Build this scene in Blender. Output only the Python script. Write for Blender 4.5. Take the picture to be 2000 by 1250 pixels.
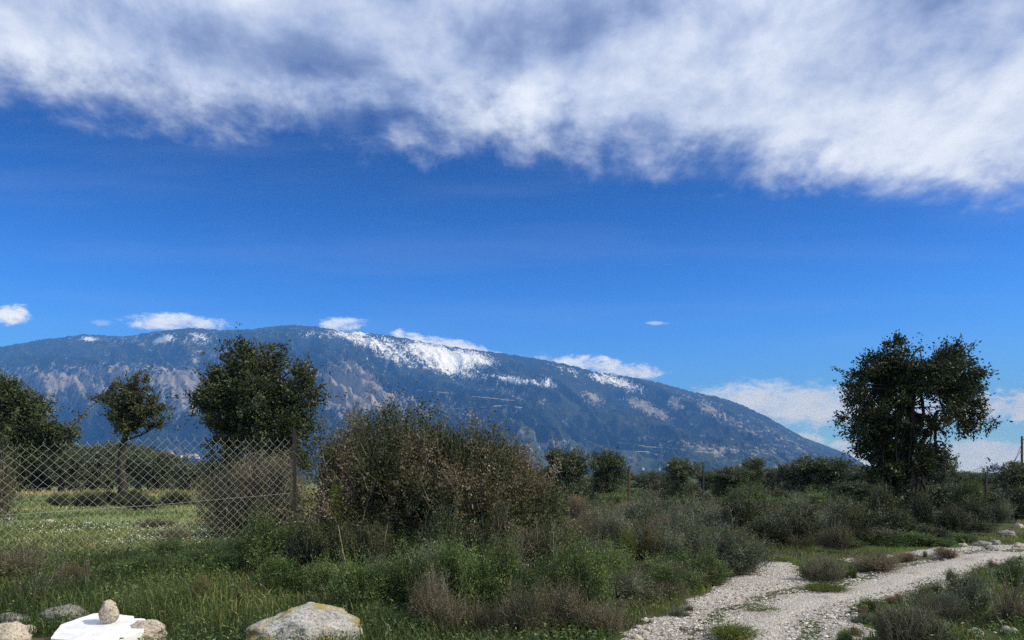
import bpy, bmesh, math, random
import numpy as np
from math import radians as R

for o in list(bpy.data.objects):
    bpy.data.objects.remove(o, do_unlink=True)
SC = bpy.context.scene
COL = SC.collection

# ------------------------------------------------------------------ camera
F = 1428.0            # focal length in units where the frame is 2000 wide
EYE = 1.6             # camera height; the horizon lies 305 units under the frame centre
HY = 930.0
cam = bpy.data.cameras.new('camera')
cam.sensor_width = 36.0
cam.lens = 36.0 * F / 2000.0
cam.shift_y = 305.0 / 2000.0
cam.clip_start = 0.05
cam.clip_end = 60000.0
camo = bpy.data.objects.new('camera', cam)
COL.objects.link(camo)
camo.location = (0, 0, EYE)
camo.rotation_euler = (R(90), 0, 0)
SC.camera = camo

# ------------------------------------------------------------------ sun, sky, exposure
SUN_AZ = R(101)        # clockwise from the viewing direction (+Y), i.e. to the right
SUN_EL = R(38)
sun = bpy.data.lights.new('sun', 'SUN')
sun.energy = 4.7
sun.angle = R(1.6)
sun.color = (1.0, 0.95, 0.87)
suno = bpy.data.objects.new('sun', sun)
COL.objects.link(suno)
suno.rotation_euler = (math.pi / 2 - SUN_EL, 0, math.pi - SUN_AZ)
SC.view_settings.view_transform = 'Standard'
SC.view_settings.look = 'None'
SC.view_settings.exposure = 0.0
SC.view_settings.gamma = 1.0
SC.view_settings.use_curve_mapping = False
SC.cycles.use_denoising = False
SC.cycles.sampling_pattern = 'BLUE_NOISE'
SC.cycles.use_adaptive_sampling = False
SC.cycles.pixel_filter_type = 'BLACKMAN_HARRIS'
SC.cycles.filter_width = 1.5
SC.cycles.max_bounces = 6
SC.cycles.transparent_max_bounces = 8
SC.cycles.volume_bounces = 0
SC.cycles.sample_clamp_indirect = 4.0

W = bpy.data.worlds.new('World')
SC.world = W
W.use_nodes = True
W.cycles.sampling_method = 'MANUAL'
W.cycles.sample_map_resolution = 512


class NT:
    """small helper to write node graphs as expressions"""
    def __init__(s, nt):
        s.nt = nt

    def n(s, t, **kw):
        nd = s.nt.nodes.new(t)
        for k, v in kw.items():
            setattr(nd, k, v)
        return nd

    def put(s, sock, v):
        if v is None:
            return
        if isinstance(v, bpy.types.NodeSocket):
            s.nt.links.new(v, sock)
        else:
            if isinstance(v, (tuple, list)) and len(v) == 3 and sock.type == 'RGBA':
                v = (*v, 1.0)
            sock.default_value = v

    def m(s, op, a, b=None, c=None, clamp=False):
        nd = s.n('ShaderNodeMath', operation=op)
        nd.use_clamp = clamp
        for i, v in enumerate((a, b, c)):
            s.put(nd.inputs[i], v)
        return nd.outputs[0]

    def add(s, *v):
        r = v[0]
        for x in v[1:]:
            r = s.m('ADD', r, x)
        return r

    def mul(s, *v):
        r = v[0]
        for x in v[1:]:
            r = s.m('MULTIPLY', r, x)
        return r

    def sub(s, a, b):
        return s.m('SUBTRACT', a, b)

    def div(s, a, b):
        return s.m('DIVIDE', a, b)

    def ss(s, a, b, v):
        nd = s.n('ShaderNodeMapRange', interpolation_type='SMOOTHSTEP')
        s.put(nd.inputs['Value'], v)
        nd.inputs['From Min'].default_value = a
        nd.inputs['From Max'].default_value = b
        return nd.outputs[0]

    def xyz(s, x, y, z=0.0):
        nd = s.n('ShaderNodeCombineXYZ')
        for i, v in enumerate((x, y, z)):
            s.put(nd.inputs[i], v)
        return nd.outputs[0]

    def sep(s, v):
        nd = s.n('ShaderNodeSeparateXYZ')
        s.put(nd.inputs[0], v)
        return nd.outputs

    def noise(s, vec, scale=1.0, detail=6.0, rough=0.55, dist=0.0, out=0):
        nd = s.n('ShaderNodeTexNoise')
        s.put(nd.inputs['Vector'], vec)
        nd.inputs['Scale'].default_value = scale
        nd.inputs['Detail'].default_value = detail
        nd.inputs['Roughness'].default_value = rough
        nd.inputs['Distortion'].default_value = dist
        return nd.outputs[out]

    def mix(s, f, a, b, kind='RGBA', blend='MIX'):
        nd = s.n('ShaderNodeMix', data_type=kind)
        if kind == 'RGBA':
            nd.blend_type = blend
            idx = (0, 6, 7, 2)
        elif kind == 'FLOAT':
            idx = (0, 2, 3, 0)
        else:
            idx = (0, 4, 5, 1)
        s.put(nd.inputs[idx[0]], f)
        s.put(nd.inputs[idx[1]], a)
        s.put(nd.inputs[idx[2]], b)
        return nd.outputs[idx[3]]

    def ramp(s, f, stops):
        nd = s.n('ShaderNodeValToRGB')
        s.put(nd.inputs[0], f)
        cr = nd.color_ramp
        while len(cr.elements) < len(stops):
            cr.elements.new(0.5)
        for e, (p, c) in zip(cr.elements, stops):
            e.position = p
            e.color = (*c, 1.0) if len(c) == 3 else c
        return nd.outputs[0]

    def attr(s, name, out=2):
        nd = s.n('ShaderNodeAttribute', attribute_name=name)
        return nd.outputs[out]

    def pos(s):
        return s.n('ShaderNodeNewGeometry').outputs['Position']

    def vmul(s, v, k):
        nd = s.n('ShaderNodeVectorMath', operation='MULTIPLY')
        s.put(nd.inputs[0], v)
        s.put(nd.inputs[1], k)
        return nd.outputs[0]

    def vadd(s, v, k):
        nd = s.n('ShaderNodeVectorMath', operation='ADD')
        s.put(nd.inputs[0], v)
        s.put(nd.inputs[1], k)
        return nd.outputs[0]

    def bump(s, h, strength=0.3, dist=0.02):
        nd = s.n('ShaderNodeBump')
        s.put(nd.inputs['Height'], h)
        nd.inputs['Strength'].default_value = strength
        nd.inputs['Distance'].default_value = dist
        return nd.outputs[0]


def build_sky():
    nt = W.node_tree
    nt.nodes.clear()
    g = NT(nt)
    sky = g.n('ShaderNodeTexSky', sky_type='NISHITA')
    sky.sun_disc = False
    sky.sun_elevation = SUN_EL
    sky.sun_rotation = SUN_AZ
    sky.altitude = 100
    sky.air_density = 1.0
    sky.dust_density = 0.3
    sky.ozone_density = 4.0
    hs = g.n('ShaderNodeHueSaturation')
    hs.inputs['Hue'].default_value = 0.512
    hs.inputs['Saturation'].default_value = 1.42
    hs.inputs['Value'].default_value = 1.0
    nt.links.new(sky.outputs[0], hs.inputs['Color'])
    d = g.n('ShaderNodeTexCoord').outputs['Generated']
    x, y, z = g.sep(d)
    base = g.mix(1.0, hs.outputs[0], (0.60, 0.86, 1.34), blend='MULTIPLY')
    # the clear sky brightens towards the horizon, the same all round
    gain = g.add(0.60, g.mul(g.ss(0.44, 0.14, z), 1.2))
    base = g.mix(1.0, base, g.xyz(gain, gain, gain), blend='MULTIPLY')
    # --- high cloud deck: a sheet at constant altitude whose edge runs across the view
    zc = g.m('MAXIMUM', z, 0.04)
    u = g.div(x, zc)
    v = g.div(y, zc)
    zs = g.add(g.m('MAXIMUM', z, 0.0), 0.30)
    P = g.xyz(g.mul(g.div(x, zs), 1.75), g.mul(g.div(y, zs), 1.45), 0.0)
    warp = g.noise(P, 1.6, 2, 0.5, out=1)
    wv = g.vmul(g.vadd(warp, (-0.5, -0.5, -0.5)), (0.16, 0.16, 0.0))
    P2 = g.vadd(P, wv)
    big = g.noise(g.vmul(P2, (0.9, 1.0, 1)), 1.3, 3, 0.5)
    med = g.noise(g.vmul(P2, (1.0, 1.0, 1)), 2.6, 9, 0.60, 0.0)
    fine = g.noise(g.vmul(P2, (1.0, 1.0, 1)), 9.0, 8, 0.62, 0.12)
    edge = g.sub(g.add(2.22, g.mul(u, 0.215)), v)

    def spot(cx, cy, rx, ry, k):
        a = g.div(g.sub(u, cx), rx)
        b = g.div(g.sub(v, cy), ry)
        q = g.add(g.mul(a, a), g.mul(b, b))
        return g.mul(g.m('EXPONENT', g.mul(q, -1.0)), k)
    holes = g.add(spot(0.03, 1.64, 0.20, 0.13, -0.75), spot(-0.62, 1.72, 0.33, 0.15, -0.55),
                  spot(-0.45, 2.06, 0.10, 0.06, -0.6), spot(0.05, 1.90, 0.13, 0.11, 0.55),
                  spot(-1.15, 1.75, 0.25, 0.2, 0.3), spot(0.3, 1.68, 0.12, 0.1, 0.35))
    den = g.add(g.mul(edge, 2.1), g.mul(g.sub(med, 0.5), 1.35), g.mul(g.sub(big, 0.5), 0.35),
                g.mul(g.sub(fine, 0.5), 1.1))
    mask = g.ss(-0.42, 0.68, den)
    tex = g.add(0.06, g.mul(g.sub(med, 0.5), 2.1), g.mul(g.sub(big, 0.5), 1.3), g.mul(g.sub(fine, 0.5), 0.7), holes)
    thick = g.ss(-0.75, 0.75, tex)                     # optical thickness of the deck
    # only thick parts are opaque; thin parts let the blue through
    mask = g.mul(mask, g.add(0.62, g.mul(g.ss(-0.95, -0.1, tex), 0.38)))
    ccol = g.ramp(thick, [(0.0, (2.7, 3.4, 5.6)), (0.3, (4.4, 5.3, 7.8)), (0.6, (6.8, 7.6, 9.6)), (1.0, (10.4, 11.0, 12.2))])
    # --- low clouds beyond the mountain, as bodies in azimuth and elevation
    yc = g.m('MAXIMUM', y, 0.05)
    a = g.div(x, yc)
    b = g.div(z, yc)
    Q = g.xyz(a, g.mul(b, 2.2), 3.7)
    ln = g.sub(g.noise(Q, 24.0, 6, 0.6, 0.3), 0.5)
    lf = g.sub(g.noise(Q, 80.0, 5, 0.65), 0.5)

    def low(px, py, rx, ry, tilt=0.0, soft=1.1, k=2.6, flat=1.0):
        ca, cb = (px - 1000) / F, (HY - py) / F
        da = g.sub(a, ca)
        db = g.sub(g.sub(b, cb), g.mul(da, tilt))
        qa = g.div(da, rx / F)
        qb = g.div(db, ry / F)
        q = g.add(g.mul(qa, qa), g.mul(qb, qb))
        dd = g.add(g.sub(1.0, q), g.mul(ln, k), g.mul(lf, k * 0.7))
        return g.ss(0.0, soft, dd)
    lows = [
        (low(15, 614, 62, 24), 1.0), (low(345, 630, 120, 20), 0.8), (low(300, 618, 60, 10), 0.45),
        (low(200, 631, 25, 7), 0.25),
        (low(668, 634, 52, 17), 0.75), (low(880, 678, 130, 20, -0.20), 0.9), (low(1160, 716, 140, 22, -0.11), 0.9),
        (low(1230, 722, 75, 18, -0.1), 0.55), (low(1285, 631, 24, 4), 0.4),
        (low(1530, 790, 230, 54, 0.0, 1.0, 1.6), 1.0), (low(1760, 802, 280, 48, 0.0, 1.0, 1.6), 0.9),
        (low(2030, 790, 140, 34, 0.0, 0.8), 1.0),
        (low(1590, 858, 60, 12, -0.2), 0.8), (low(1650, 868, 40, 12), 0.8), (low(1930, 866, 60, 7), 0.8),
        (low(1930, 902, 520, 52, 0.0, 0.8, 1.0), 1.0), (low(2350, 850, 260, 60), 0.9), (low(-300, 640, 130, 26), 0.8),
    ]
    lm = None
    for mk, k in lows:
        t = g.sub(1.0, g.mul(mk, k))
        lm = t if lm is None else g.mul(lm, t)
    front = g.ss(0.05, 0.15, y)
    lmask = g.mul(g.sub(1.0, lm), front)
    lcol = g.ramp(g.add(0.5, g.mul(ln, 1.5)), [(0.0, (9.5, 10.4, 12.4)), (0.6, (12.6, 13.2, 14.8)), (1.0, (15.0, 15.4, 16.4))])
    # thin cirrus veil low on the right
    veil = g.mul(g.ss(0.40, 0.70, g.noise(g.xyz(g.mul(a, 0.8), g.mul(b, 7.0), 1.3), 3.0, 5, 0.5)), 0.05, front)
    c = g.mix(veil, base, (7.0, 7.6, 9.0))
    c = g.mix(lmask, c, lcol)
    up = g.ss(0.02, 0.12, z)
    c = g.mix(g.mul(mask, up), c, ccol)
    bg = g.n('ShaderNodeBackground')
    g.put(bg.inputs['Color'], c)
    bg.inputs['Strength'].default_value = 0.10
    out = g.n('ShaderNodeOutputWorld')
    nt.links.new(bg.outputs[0], out.inputs['Surface'])


build_sky()

# ------------------------------------------------------------------ numpy helpers
def rng(seed):
    return np.random.default_rng(seed)


def _hash(ix, iy, iz, seed):
    h = (ix.astype(np.int64) * 374761393 + iy.astype(np.int64) * 668265263 + iz.astype(np.int64) * 2147483647 + seed * 1274126177) & 0xFFFFFFFF
    h = ((h ^ (h >> 13)) * 1274126177) & 0xFFFFFFFF
    h = ((h ^ (h >> 16)) * 2246822519) & 0xFFFFFFFF
    return ((h ^ (h >> 15)) & 0xFFFFFF) / float(0xFFFFFF)


def vnoise(x, y, z=None, seed=0):
    x = np.asarray(x, float); y = np.asarray(y, float)
    z = np.zeros_like(x) if z is None else np.asarray(z, float)
    ix, iy, iz = np.floor(x), np.floor(y), np.floor(z)
    fx, fy, fz = x - ix, y - iy, z - iz
    fx, fy, fz = [f * f * f * (f * (f * 6 - 15) + 10) for f in (fx, fy, fz)]
    ix, iy, iz = ix.astype(np.int64), iy.astype(np.int64), iz.astype(np.int64)
    flat = not np.any(z)
    def lay(k):
        c = [[_hash(ix + i, iy + j, iz + k, seed) for j in (0, 1)] for i in (0, 1)]
        a = c[0][0] * (1 - fx) + c[1][0] * fx
        b = c[0][1] * (1 - fx) + c[1][1] * fx
        return a * (1 - fy) + b * fy
    r = lay(0)
    return r if flat else r * (1 - fz) + lay(1) * fz


def fbm(x, y, z=None, oct=5, rough=0.5, seed=0):
    s = 0.0; a = 1.0; t = 0.0; f = 1.0
    for i in range(oct):
        s = s + a * vnoise(np.asarray(x) * f + i * 17.3, np.asarray(y) * f - i * 9.1, None if z is None else np.asarray(z) * f, seed + i)
        t += a; a *= rough; f *= 2.03
    return s / t


def sm(a, b, v):
    t = np.clip((np.asarray(v, float) - a) / (b - a), 0, 1)
    return t * t * (3 - 2 * t)


def mesh_np(name, verts, faces, mats=None, attrs=None, smooth=False, midx=None):
    """faces: (F,k) array or list of such arrays"""
    me = bpy.data.meshes.new(name)
    verts = np.ascontiguousarray(verts, dtype=np.float32)
    if not isinstance(faces, list):
        faces = [faces]
    loops = np.concatenate([f.ravel() for f in faces]).astype(np.int32)
    tot = np.concatenate([np.full(len(f), f.shape[1], np.int32) for f in faces])
    start = np.concatenate([[0], np.cumsum(tot)[:-1]]).astype(np.int32)
    me.vertices.add(len(verts)); me.vertices.foreach_set('co', verts.ravel())
    me.loops.add(len(loops)); me.loops.foreach_set('vertex_index', loops)
    me.polygons.add(len(tot)); me.polygons.foreach_set('loop_start', start)
    if midx is not None:
        me.polygons.foreach_set('material_index', np.asarray(midx, np.int32))
    me.update(calc_edges=True)
    me.polygons.foreach_set('use_smooth', np.full(len(tot), smooth))
    for k, a in (attrs or {}).items():
        at = me.attributes.new(k, 'FLOAT', 'POINT')
        at.data.foreach_set('value', np.ascontiguousarray(a, dtype=np.float32))
    for m in (mats or []):
        me.materials.append(m)
    return me


def obj(name, me, parent=None, loc=(0, 0, 0), rotz=0.0, scale=None):
    o = bpy.data.objects.new(name, me)
    COL.objects.link(o)
    o.location = loc
    o.rotation_euler = (0, 0, rotz)
    if scale is not None:
        o.scale = scale if isinstance(scale, (tuple, list)) else (scale,) * 3
    if parent is not None:
        o.parent = parent
    return o


def thing(name, label, cat, loc, rotz=0.0, group=None, scale=None):
    o = obj(name, None, None, loc, rotz, scale)
    return tag(o, label, cat, group)


def tag(o, label, cat, group=None):
    o['label'] = label
    o['category'] = cat
    if group:
        o['group'] = group
    return o


def kind(o, k, label=None):
    o['kind'] = k
    if label:
        o['label'] = label
    return o


def dup(root, loc, rotz, scale=None, label=None, cat=None, group=None):
    r = root.copy(); COL.objects.link(r)
    r.location = loc; r.rotation_euler = (0, 0, rotz)
    if scale is not None:
        r.scale = scale if isinstance(scale, (tuple, list)) else (scale,) * 3
    if label: r['label'] = label
    if cat: r['category'] = cat
    if group: r['group'] = group
    for ch in root.children:
        c = ch.copy(); COL.objects.link(c); c.parent = r
    return r


def grid_faces(nx, ny):
    i = np.arange(nx * ny).reshape(ny, nx)
    return np.stack([i[:-1, :-1], i[:-1, 1:], i[1:, 1:], i[1:, :-1]], -1).reshape(-1, 4)


def ground_z(x, y):
    x = np.asarray(x, float); y = np.asarray(y, float)
    z = 0.34 * sm(7.6, 13, y) * sm(1.8, -2.5, x)
    near = sm(900, 60, np.hypot(x, y))
    z = z + (fbm(x * 0.55, y * 0.55, oct=4, seed=3) - 0.5) * 0.16 * near
    z = z + 0.25 * sm(13, 20, y) * sm(3, 8, x) * sm(30, 12, x)
    return z


def gz(x, y):
    return float(ground_z(np.array([x]), np.array([y]))[0])


def at(px, D, py=None):
    """world point seen at column px, D metres out; on the ground unless py is given"""
    x = (px - 1000) / F * D
    z = gz(x, D) if py is None else EYE + (HY - py) / F * D
    return (x, D, z)


def mat(name):
    m = bpy.data.materials.new(name)
    m.use_nodes = True
    nt = m.node_tree
    nt.nodes.clear()
    g = NT(nt)
    out = g.n('ShaderNodeOutputMaterial')
    return m, g, out


def principled(g, out, color, rough=0.8, spec=0.3, normal=None):
    p = g.n('ShaderNodeBsdfPrincipled')
    g.put(p.inputs['Base Color'], color)
    g.put(p.inputs['Roughness'], rough)
    p.inputs['Specular IOR Level'].default_value = spec
    if normal is not None:
        g.put(p.inputs['Normal'], normal)
    g.nt.links.new(p.outputs[0], out.inputs['Surface'])
    return p


def leaf_mat(name, stops, transl=0.25, rough=0.5, spec=0.35, gain=1.0):
    m, g, out = mat(name)
    oi = g.n('ShaderNodeObjectInfo').outputs['Random']
    t = g.add(g.attr('tint'), g.mul(g.sub(oi, 0.5), 0.16))
    c = g.ramp(t, [(p, tuple(q * gain for q in col)) for p, col in stops])
    p = g.n('ShaderNodeBsdfPrincipled')
    g.put(p.inputs['Base Color'], c)
    p.inputs['Roughness'].default_value = rough
    p.inputs['Specular IOR Level'].default_value = spec
    tr = g.n('ShaderNodeBsdfTranslucent')
    g.put(tr.inputs['Color'], g.mix(1.0, c, (1.25, 1.2, 0.6), blend='MULTIPLY'))
    mx = g.n('ShaderNodeMixShader')
    mx.inputs[0].default_value = transl
    g.nt.links.new(p.outputs[0], mx.inputs[1])
    g.nt.links.new(tr.outputs[0], mx.inputs[2])
    g.nt.links.new(mx.outputs[0], out.inputs['Surface'])
    return m


def bark_mat(name, c1, c2, scale=14):
    m, g, out = mat(name)
    v = g.vmul(g.pos(), (1, 1, 0.35))
    n = g.noise(v, scale, 8, 0.65)
    c = g.ramp(n, [(0.3, c1), (0.72, c2)])
    principled(g, out, c, 0.9, 0.15, g.bump(n, 0.6, 0.03))
    return m

# ------------------------------------------------------------------ setting: mountain, plain, far hill, haze
SKY_X = [-1500, -900, -500, -200, 0, 90, 165, 245, 300, 370, 430, 490, 560, 610, 660, 720, 780, 840, 900, 980, 1050, 1100, 1160, 1240, 1290, 1350, 1400, 1450, 1500, 1540, 1570, 1620, 1660, 1690, 1720, 1800]
SKY_Y = [900, 830, 745, 700, 677, 662, 653, 657, 648, 640, 645, 643, 634, 637, 645, 650, 658, 670, 680, 690, 700, 710, 725, 738, 748, 765, 774, 791, 815, 838, 854, 873, 889, 908, 932, 940]


def ridge_e(u):
    px = 1000 + u * F
    y = np.interp(px, SKY_X, SKY_Y)
    k = np.ones(9) / 9 if np.size(y) > 30 else None
    return (HY - y) / F


def ridge_D(u):
    return 7600 - 900 * np.clip(u, -0.9, 0.6)


def foot_D(u):
    return 3000 + 350 * u


def mountain_z(u, t):
    e = ridge_e(u)
    Dr, Df = ridge_D(u), foot_D(u)
    D = Df + (Dr - Df) * t
    tt = np.clip(t, 0, 1)
    g = 0.40 * tt ** 1.15 + 0.60 * tt ** 2.0
    zr = EYE + e * Dr
    z = zr * g - 8 * (1 - tt)
    # spurs running down to the right
    wob = (fbm(u * 9, tt * 3, oct=4, seed=11) - 0.5)
    q = u + 0.30 * tt + 0.10 * wob + 0.035 * (fbm(u * 34, tt * 13, oct=4, seed=12) - 0.5)
    def rid(s, f, sd):
        n = vnoise(q * f, tt * s, None, sd)
        return 1 - np.abs(2 * n - 1)
    spur = 0.58 * rid(1.0, 8, 21) + 0.36 * rid(2.2, 21, 31) + 0.19 * rid(5.0, 50, 41) + 0.10 * rid(11.0, 115, 43)
    env = np.clip(4 * tt * (1 - tt), 0, 1) ** 0.8
    amp = 0.40 * np.clip(zr, 0, 1700)
    z = z + amp * env * (spur - 0.66)
    z = z + 0.028 * np.clip(zr, 0, 1700) * env * (fbm(u * 60, tt * 40, oct=4, seed=5) - 0.5) * 2
    over = np.clip(t - 1, 0, None)
    z = z * (1 - 1.6 * over) - 30 * over
    # keep everything behind the crest line under it
    cap = EYE + e * D * (1 - 0.012 * np.clip((1 - tt) / 0.1, 0, 1))
    z = np.minimum(z, cap)
    return D, z


def gauss(px, py, cx, cy, rx, ry, rot=0.0):
    dx, dy = px - cx, py - cy
    c, s = math.cos(R(rot)), math.sin(R(rot))
    a = (dx * c + dy * s) / rx
    b = (-dx * s + dy * c) / ry
    return np.exp(-(a * a + b * b))


def build_mountain():
    nu, nt_ = 800, 230
    u = np.concatenate([np.linspace(-1.7, -0.75, 90, endpoint=False), np.linspace(-0.75, 0.56, nu - 90)])
    t = np.concatenate([np.linspace(0, 1, nt_ - 12), np.linspace(1, 1.35, 13)[1:]])
    nt_ = len(t)
    U, T = np.meshgrid(u, t)
    D, Z = mountain_z(U, T)
    crest = sm(0.93, 1.0, T) * sm(1.05, 1.0, T)
    Z = Z + crest * (fbm(U * 260, U * 0 + 2.0, oct=3, seed=8) - 0.5) * 22 * np.clip(ridge_e(U) * 8, 0, 1)
    V = np.stack([U * D, D, Z], -1).reshape(-1, 3)
    px = 1000 + U * F
    py = HY - (Z - EYE) / D * F
    G = lambda *a: gauss(px, py, *a)
    snow = (0.86 * G(845, 688, 55, 20, 22) + 0.86 * G(925, 702, 55, 18, 10) + 0.50 * G(760, 690, 70, 26, 20)
            + 0.85 * G(172, 662, 20, 6, 0) + 0.8 * G(320, 662, 26, 9, -20) + 0.62 * G(1005, 742, 46, 9, 8) + 0.5 * G(1070, 748, 32, 14, 15)
            + 0.55 * G(1180, 738, 30, 12, 20) + 0.6 * G(1230, 752, 44, 14, 20) + 0.34 * G(700, 662, 70, 14, 10)
            + 0.50 * G(890, 728, 70, 12, 12) + 0.6 * G(705, 648, 16, 5) + 0.32 * G(590, 652, 130, 12) + 0.4 * G(1345, 775, 16, 8, 30)
            + 0.5 * G(390, 662, 40, 16) + 0.30 * G(210, 690, 20, 8) + 0.45 * G(1110, 722, 50, 10, 20))
    gul = vnoise(U * 120 + T * 36, T * 9, None, 91) * 0.6 + vnoise(U * 260 + T * 78, T * 16, None, 92) * 0.4
    snow = snow * (0.62 + 0.76 * gul)
    rock = (0.55 * G(120, 745, 150, 26, 8) + 0.75 * G(370, 745, 60, 26) + 0.55 * G(360, 790, 60, 30) + 0.95 * G(665, 765, 45, 45, 25)
            + 0.7 * G(740, 790, 60, 22, 15) + 0.5 * G(250, 725, 120, 22) + 0.65 * G(715, 735, 60, 8, 40) + 0.8 * G(1160, 778, 26, 10, 25)
            + 0.9 * G(1265, 798, 48, 11, 25) + 0.7 * G(1385, 797, 24, 12, 40) + 0.75 * G(1320, 790, 18, 14, 40)
            + 0.6 * G(1080, 872, 40, 14) + 0.45 * G(1000, 770, 60, 12, 15) + 0.42 * G(480, 700, 220, 20, 8)
            + 0.5 * G(60, 790, 120, 30) + 0.4 * G(1400, 880, 150, 16, 5) + 0.35 * G(1500, 850, 110, 20, 22)
            + 0.33 * G(860, 800, 200, 30, 12) + 0.35 * G(180, 660, 400, 14, 0) * 0.5)
    field = sm(0.34, 0.12, T) * 0.75 + 0.25 * sm(0.5, 0.3, T)
    me = mesh_np('mountain', V, grid_faces(len(u), nt_), [mountain_mat()],
                 {'snow': snow.ravel(), 'rock': 1.08 * rock.ravel() + 0.05, 'field': field.ravel()}, smooth=True)
    o = obj('mountain', me)
    kind(o, 'structure', 'long forested mountain with patches of snow behind the trees')
    return o


def mountain_mat():
    m, g, out = mat('mountain')
    p = g.pos()
    x, y, z = g.sep(p)
    n_big = g.noise(p, 1 / 420.0, 5, 0.55)
    n_med = g.noise(g.vmul(p, (1, 0.6, 0.6)), 1 / 75.0, 5, 0.6)
    n_fin = g.noise(g.vmul(p, (1, 0.35, 0.45)), 1 / 20.0, 4, 0.7)
    speck = g.add(g.mul(g.sub(n_med, 0.5), 1.3), g.mul(g.sub(n_fin, 0.5), 1.9))
    forest = g.ramp(g.add(g.mul(n_fin, 0.6), g.mul(n_big, 0.4)), [(0.3, (0.010, 0.016, 0.013)), (0.7, (0.030, 0.040, 0.028))])
    scrub = g.ramp(g.add(g.mul(n_fin, 0.7), g.mul(n_med, 0.3)), [(0.32, (0.022, 0.032, 0.020)), (0.68, (0.085, 0.085, 0.058))])
    rockc = g.ramp(n_med, [(0.3, (0.15, 0.135, 0.11)), (0.7, (0.33, 0.30, 0.255))])
    terr = g.noise(g.vmul(p, (0.3, 0.5, 4.0)), 1 / 60.0, 4, 0.6)
    fields = g.ramp(g.add(g.mul(n_med, 0.55), g.mul(terr, 0.45)), [(0.40, (0.025, 0.045, 0.024)), (0.56, (0.07, 0.09, 0.045)), (0.66, (0.20, 0.19, 0.13))])
    c = g.mix(g.ss(0.38, 0.62, n_big), forest, g.mix(0.35, forest, scrub))
    c = g.mix(g.ss(0.1, 0.7, g.add(g.attr('field'), g.mul(g.sub(n_big, 0.5), 0.6))), c, g.mix(0.6, scrub, fields))
    rk = g.ss(0.40, 0.72, g.add(g.attr('rock'), g.mul(speck, 1.2)))
    c = g.mix(rk, c, rockc)
    streak = g.noise(g.vmul(p, (1, 0.25, 0.22)), 1 / 14.0, 3, 0.7)
    sn = g.ss(0.36, 0.74, g.add(g.attr('snow'), g.mul(speck, 0.5), g.mul(g.sub(streak, 0.5), 1.0)))
    c = g.mix(sn, c, (0.82, 0.84, 0.88))
    h = g.add(g.mul(n_fin, 8.0), g.mul(n_med, 16.0))
    principled(g, out, c, 0.95, 0.05, g.bump(h, 1.0, 1.6))
    return m


def mountain_point(px, py):
    u = (px - 1000) / F
    ts = np.linspace(0, 1, 1500)
    D, Z = mountain_z(np.full_like(ts, u), ts)
    e = (Z - EYE) / D
    tgt = (HY - py) / F
    k = int(np.argmax(e >= tgt))
    return np.array([u * D[k], D[k], Z[k]])


build_mountain()


def road_strip(pts, w, m):
    P = []
    for (x0, y0), (x1, y1) in zip(pts[:-1], pts[1:]):
        n = max(2, int(abs(x1 - x0) / 4))
        for k in range(n):
            f = k / n
            P.append(mountain_point(x0 + (x1 - x0) * f, y0 + (y1 - y0) * f))
    P = np.array(P)
    k = 7
    pad = np.concatenate([np.repeat(P[:1], k // 2, 0), P, np.repeat(P[-1:], k // 2, 0)])
    P[:, 1] = np.convolve(pad[:, 1], np.ones(k) / k, 'valid')
    P[:, 2] = np.convolve(pad[:, 2], np.ones(k) / k, 'valid') + 4
    a = P + np.array([0, -w * 0.5, 0]); b = P + np.array([0, w * 0.4, w * 0.42])
    V = np.concatenate([a, b])
    n = len(P)
    i = np.arange(n - 1)
    return mesh_np('mountain_road', V, np.stack([i, i + 1, i + n + 1, i + n], -1), [m])


def build_roads():
    m, g, out = mat('road_cut')
    n = g.noise(g.pos(), 1 / 30.0, 4, 0.6)
    principled(g, out, g.ramp(n, [(0.3, (0.16, 0.15, 0.12)), (0.7, (0.40, 0.37, 0.32))]), 0.95, 0.05)
    lines = [([(815, 764), (850, 767), (888, 771)], 22), ([(870, 801), (930, 798)], 20), ([(940, 798), (985, 795), (1024, 799)], 24),
             ([(922, 776), (970, 781), (1010, 785)], 16), ([(1205, 866), (1260, 874), (1310, 878)], 14),
             ([(1240, 882), (1290, 892)], 14), ([(1300, 876), (1350, 884), (1400, 886)], 14), ([(1420, 893), (1446, 898)], 14)]
    for pts, w in lines:
        kind(obj('mountain_road', road_strip(pts, w * 0.6, m)), 'structure', 'pale road cut across the mountain side')


build_roads()


def build_far_hill():
    u = np.linspace(0.40, 1.3, 200)
    t = np.linspace(0, 1, 24)
    U, T = np.meshgrid(u, t)
    px = 1000 + U * F
    e = np.interp(px, [1550, 1700, 1860, 1900, 1950, 2050, 2300, 2700], [-0.002, 0.0005, 0.0022, 0.0040, 0.0052, 0.0050, 0.008, 0.002])
    D = 9000 + 3000 * T
    Z = EYE + (e + (fbm(U * 40, T * 0 + 1, oct=3, seed=77) - 0.5) * 0.001) * 12000 * T ** 0.8 - 30 * (1 - T)
    V = np.stack([U * D, D, Z], -1).reshape(-1, 3)
    m, g, out = mat('far_hill')
    n = g.noise(g.pos(), 1 / 250.0, 5, 0.6)
    principled(g, out, g.ramp(n, [(0.4, (0.03, 0.045, 0.03)), (0.65, (0.12, 0.12, 0.08))]), 0.95, 0.05)
    kind(obj('distant_hill', mesh_np('distant_hill', V, grid_faces(200, 24), [m], smooth=True)), 'structure', 'low far hill on the horizon right of the tree')


build_far_hill()


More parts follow.
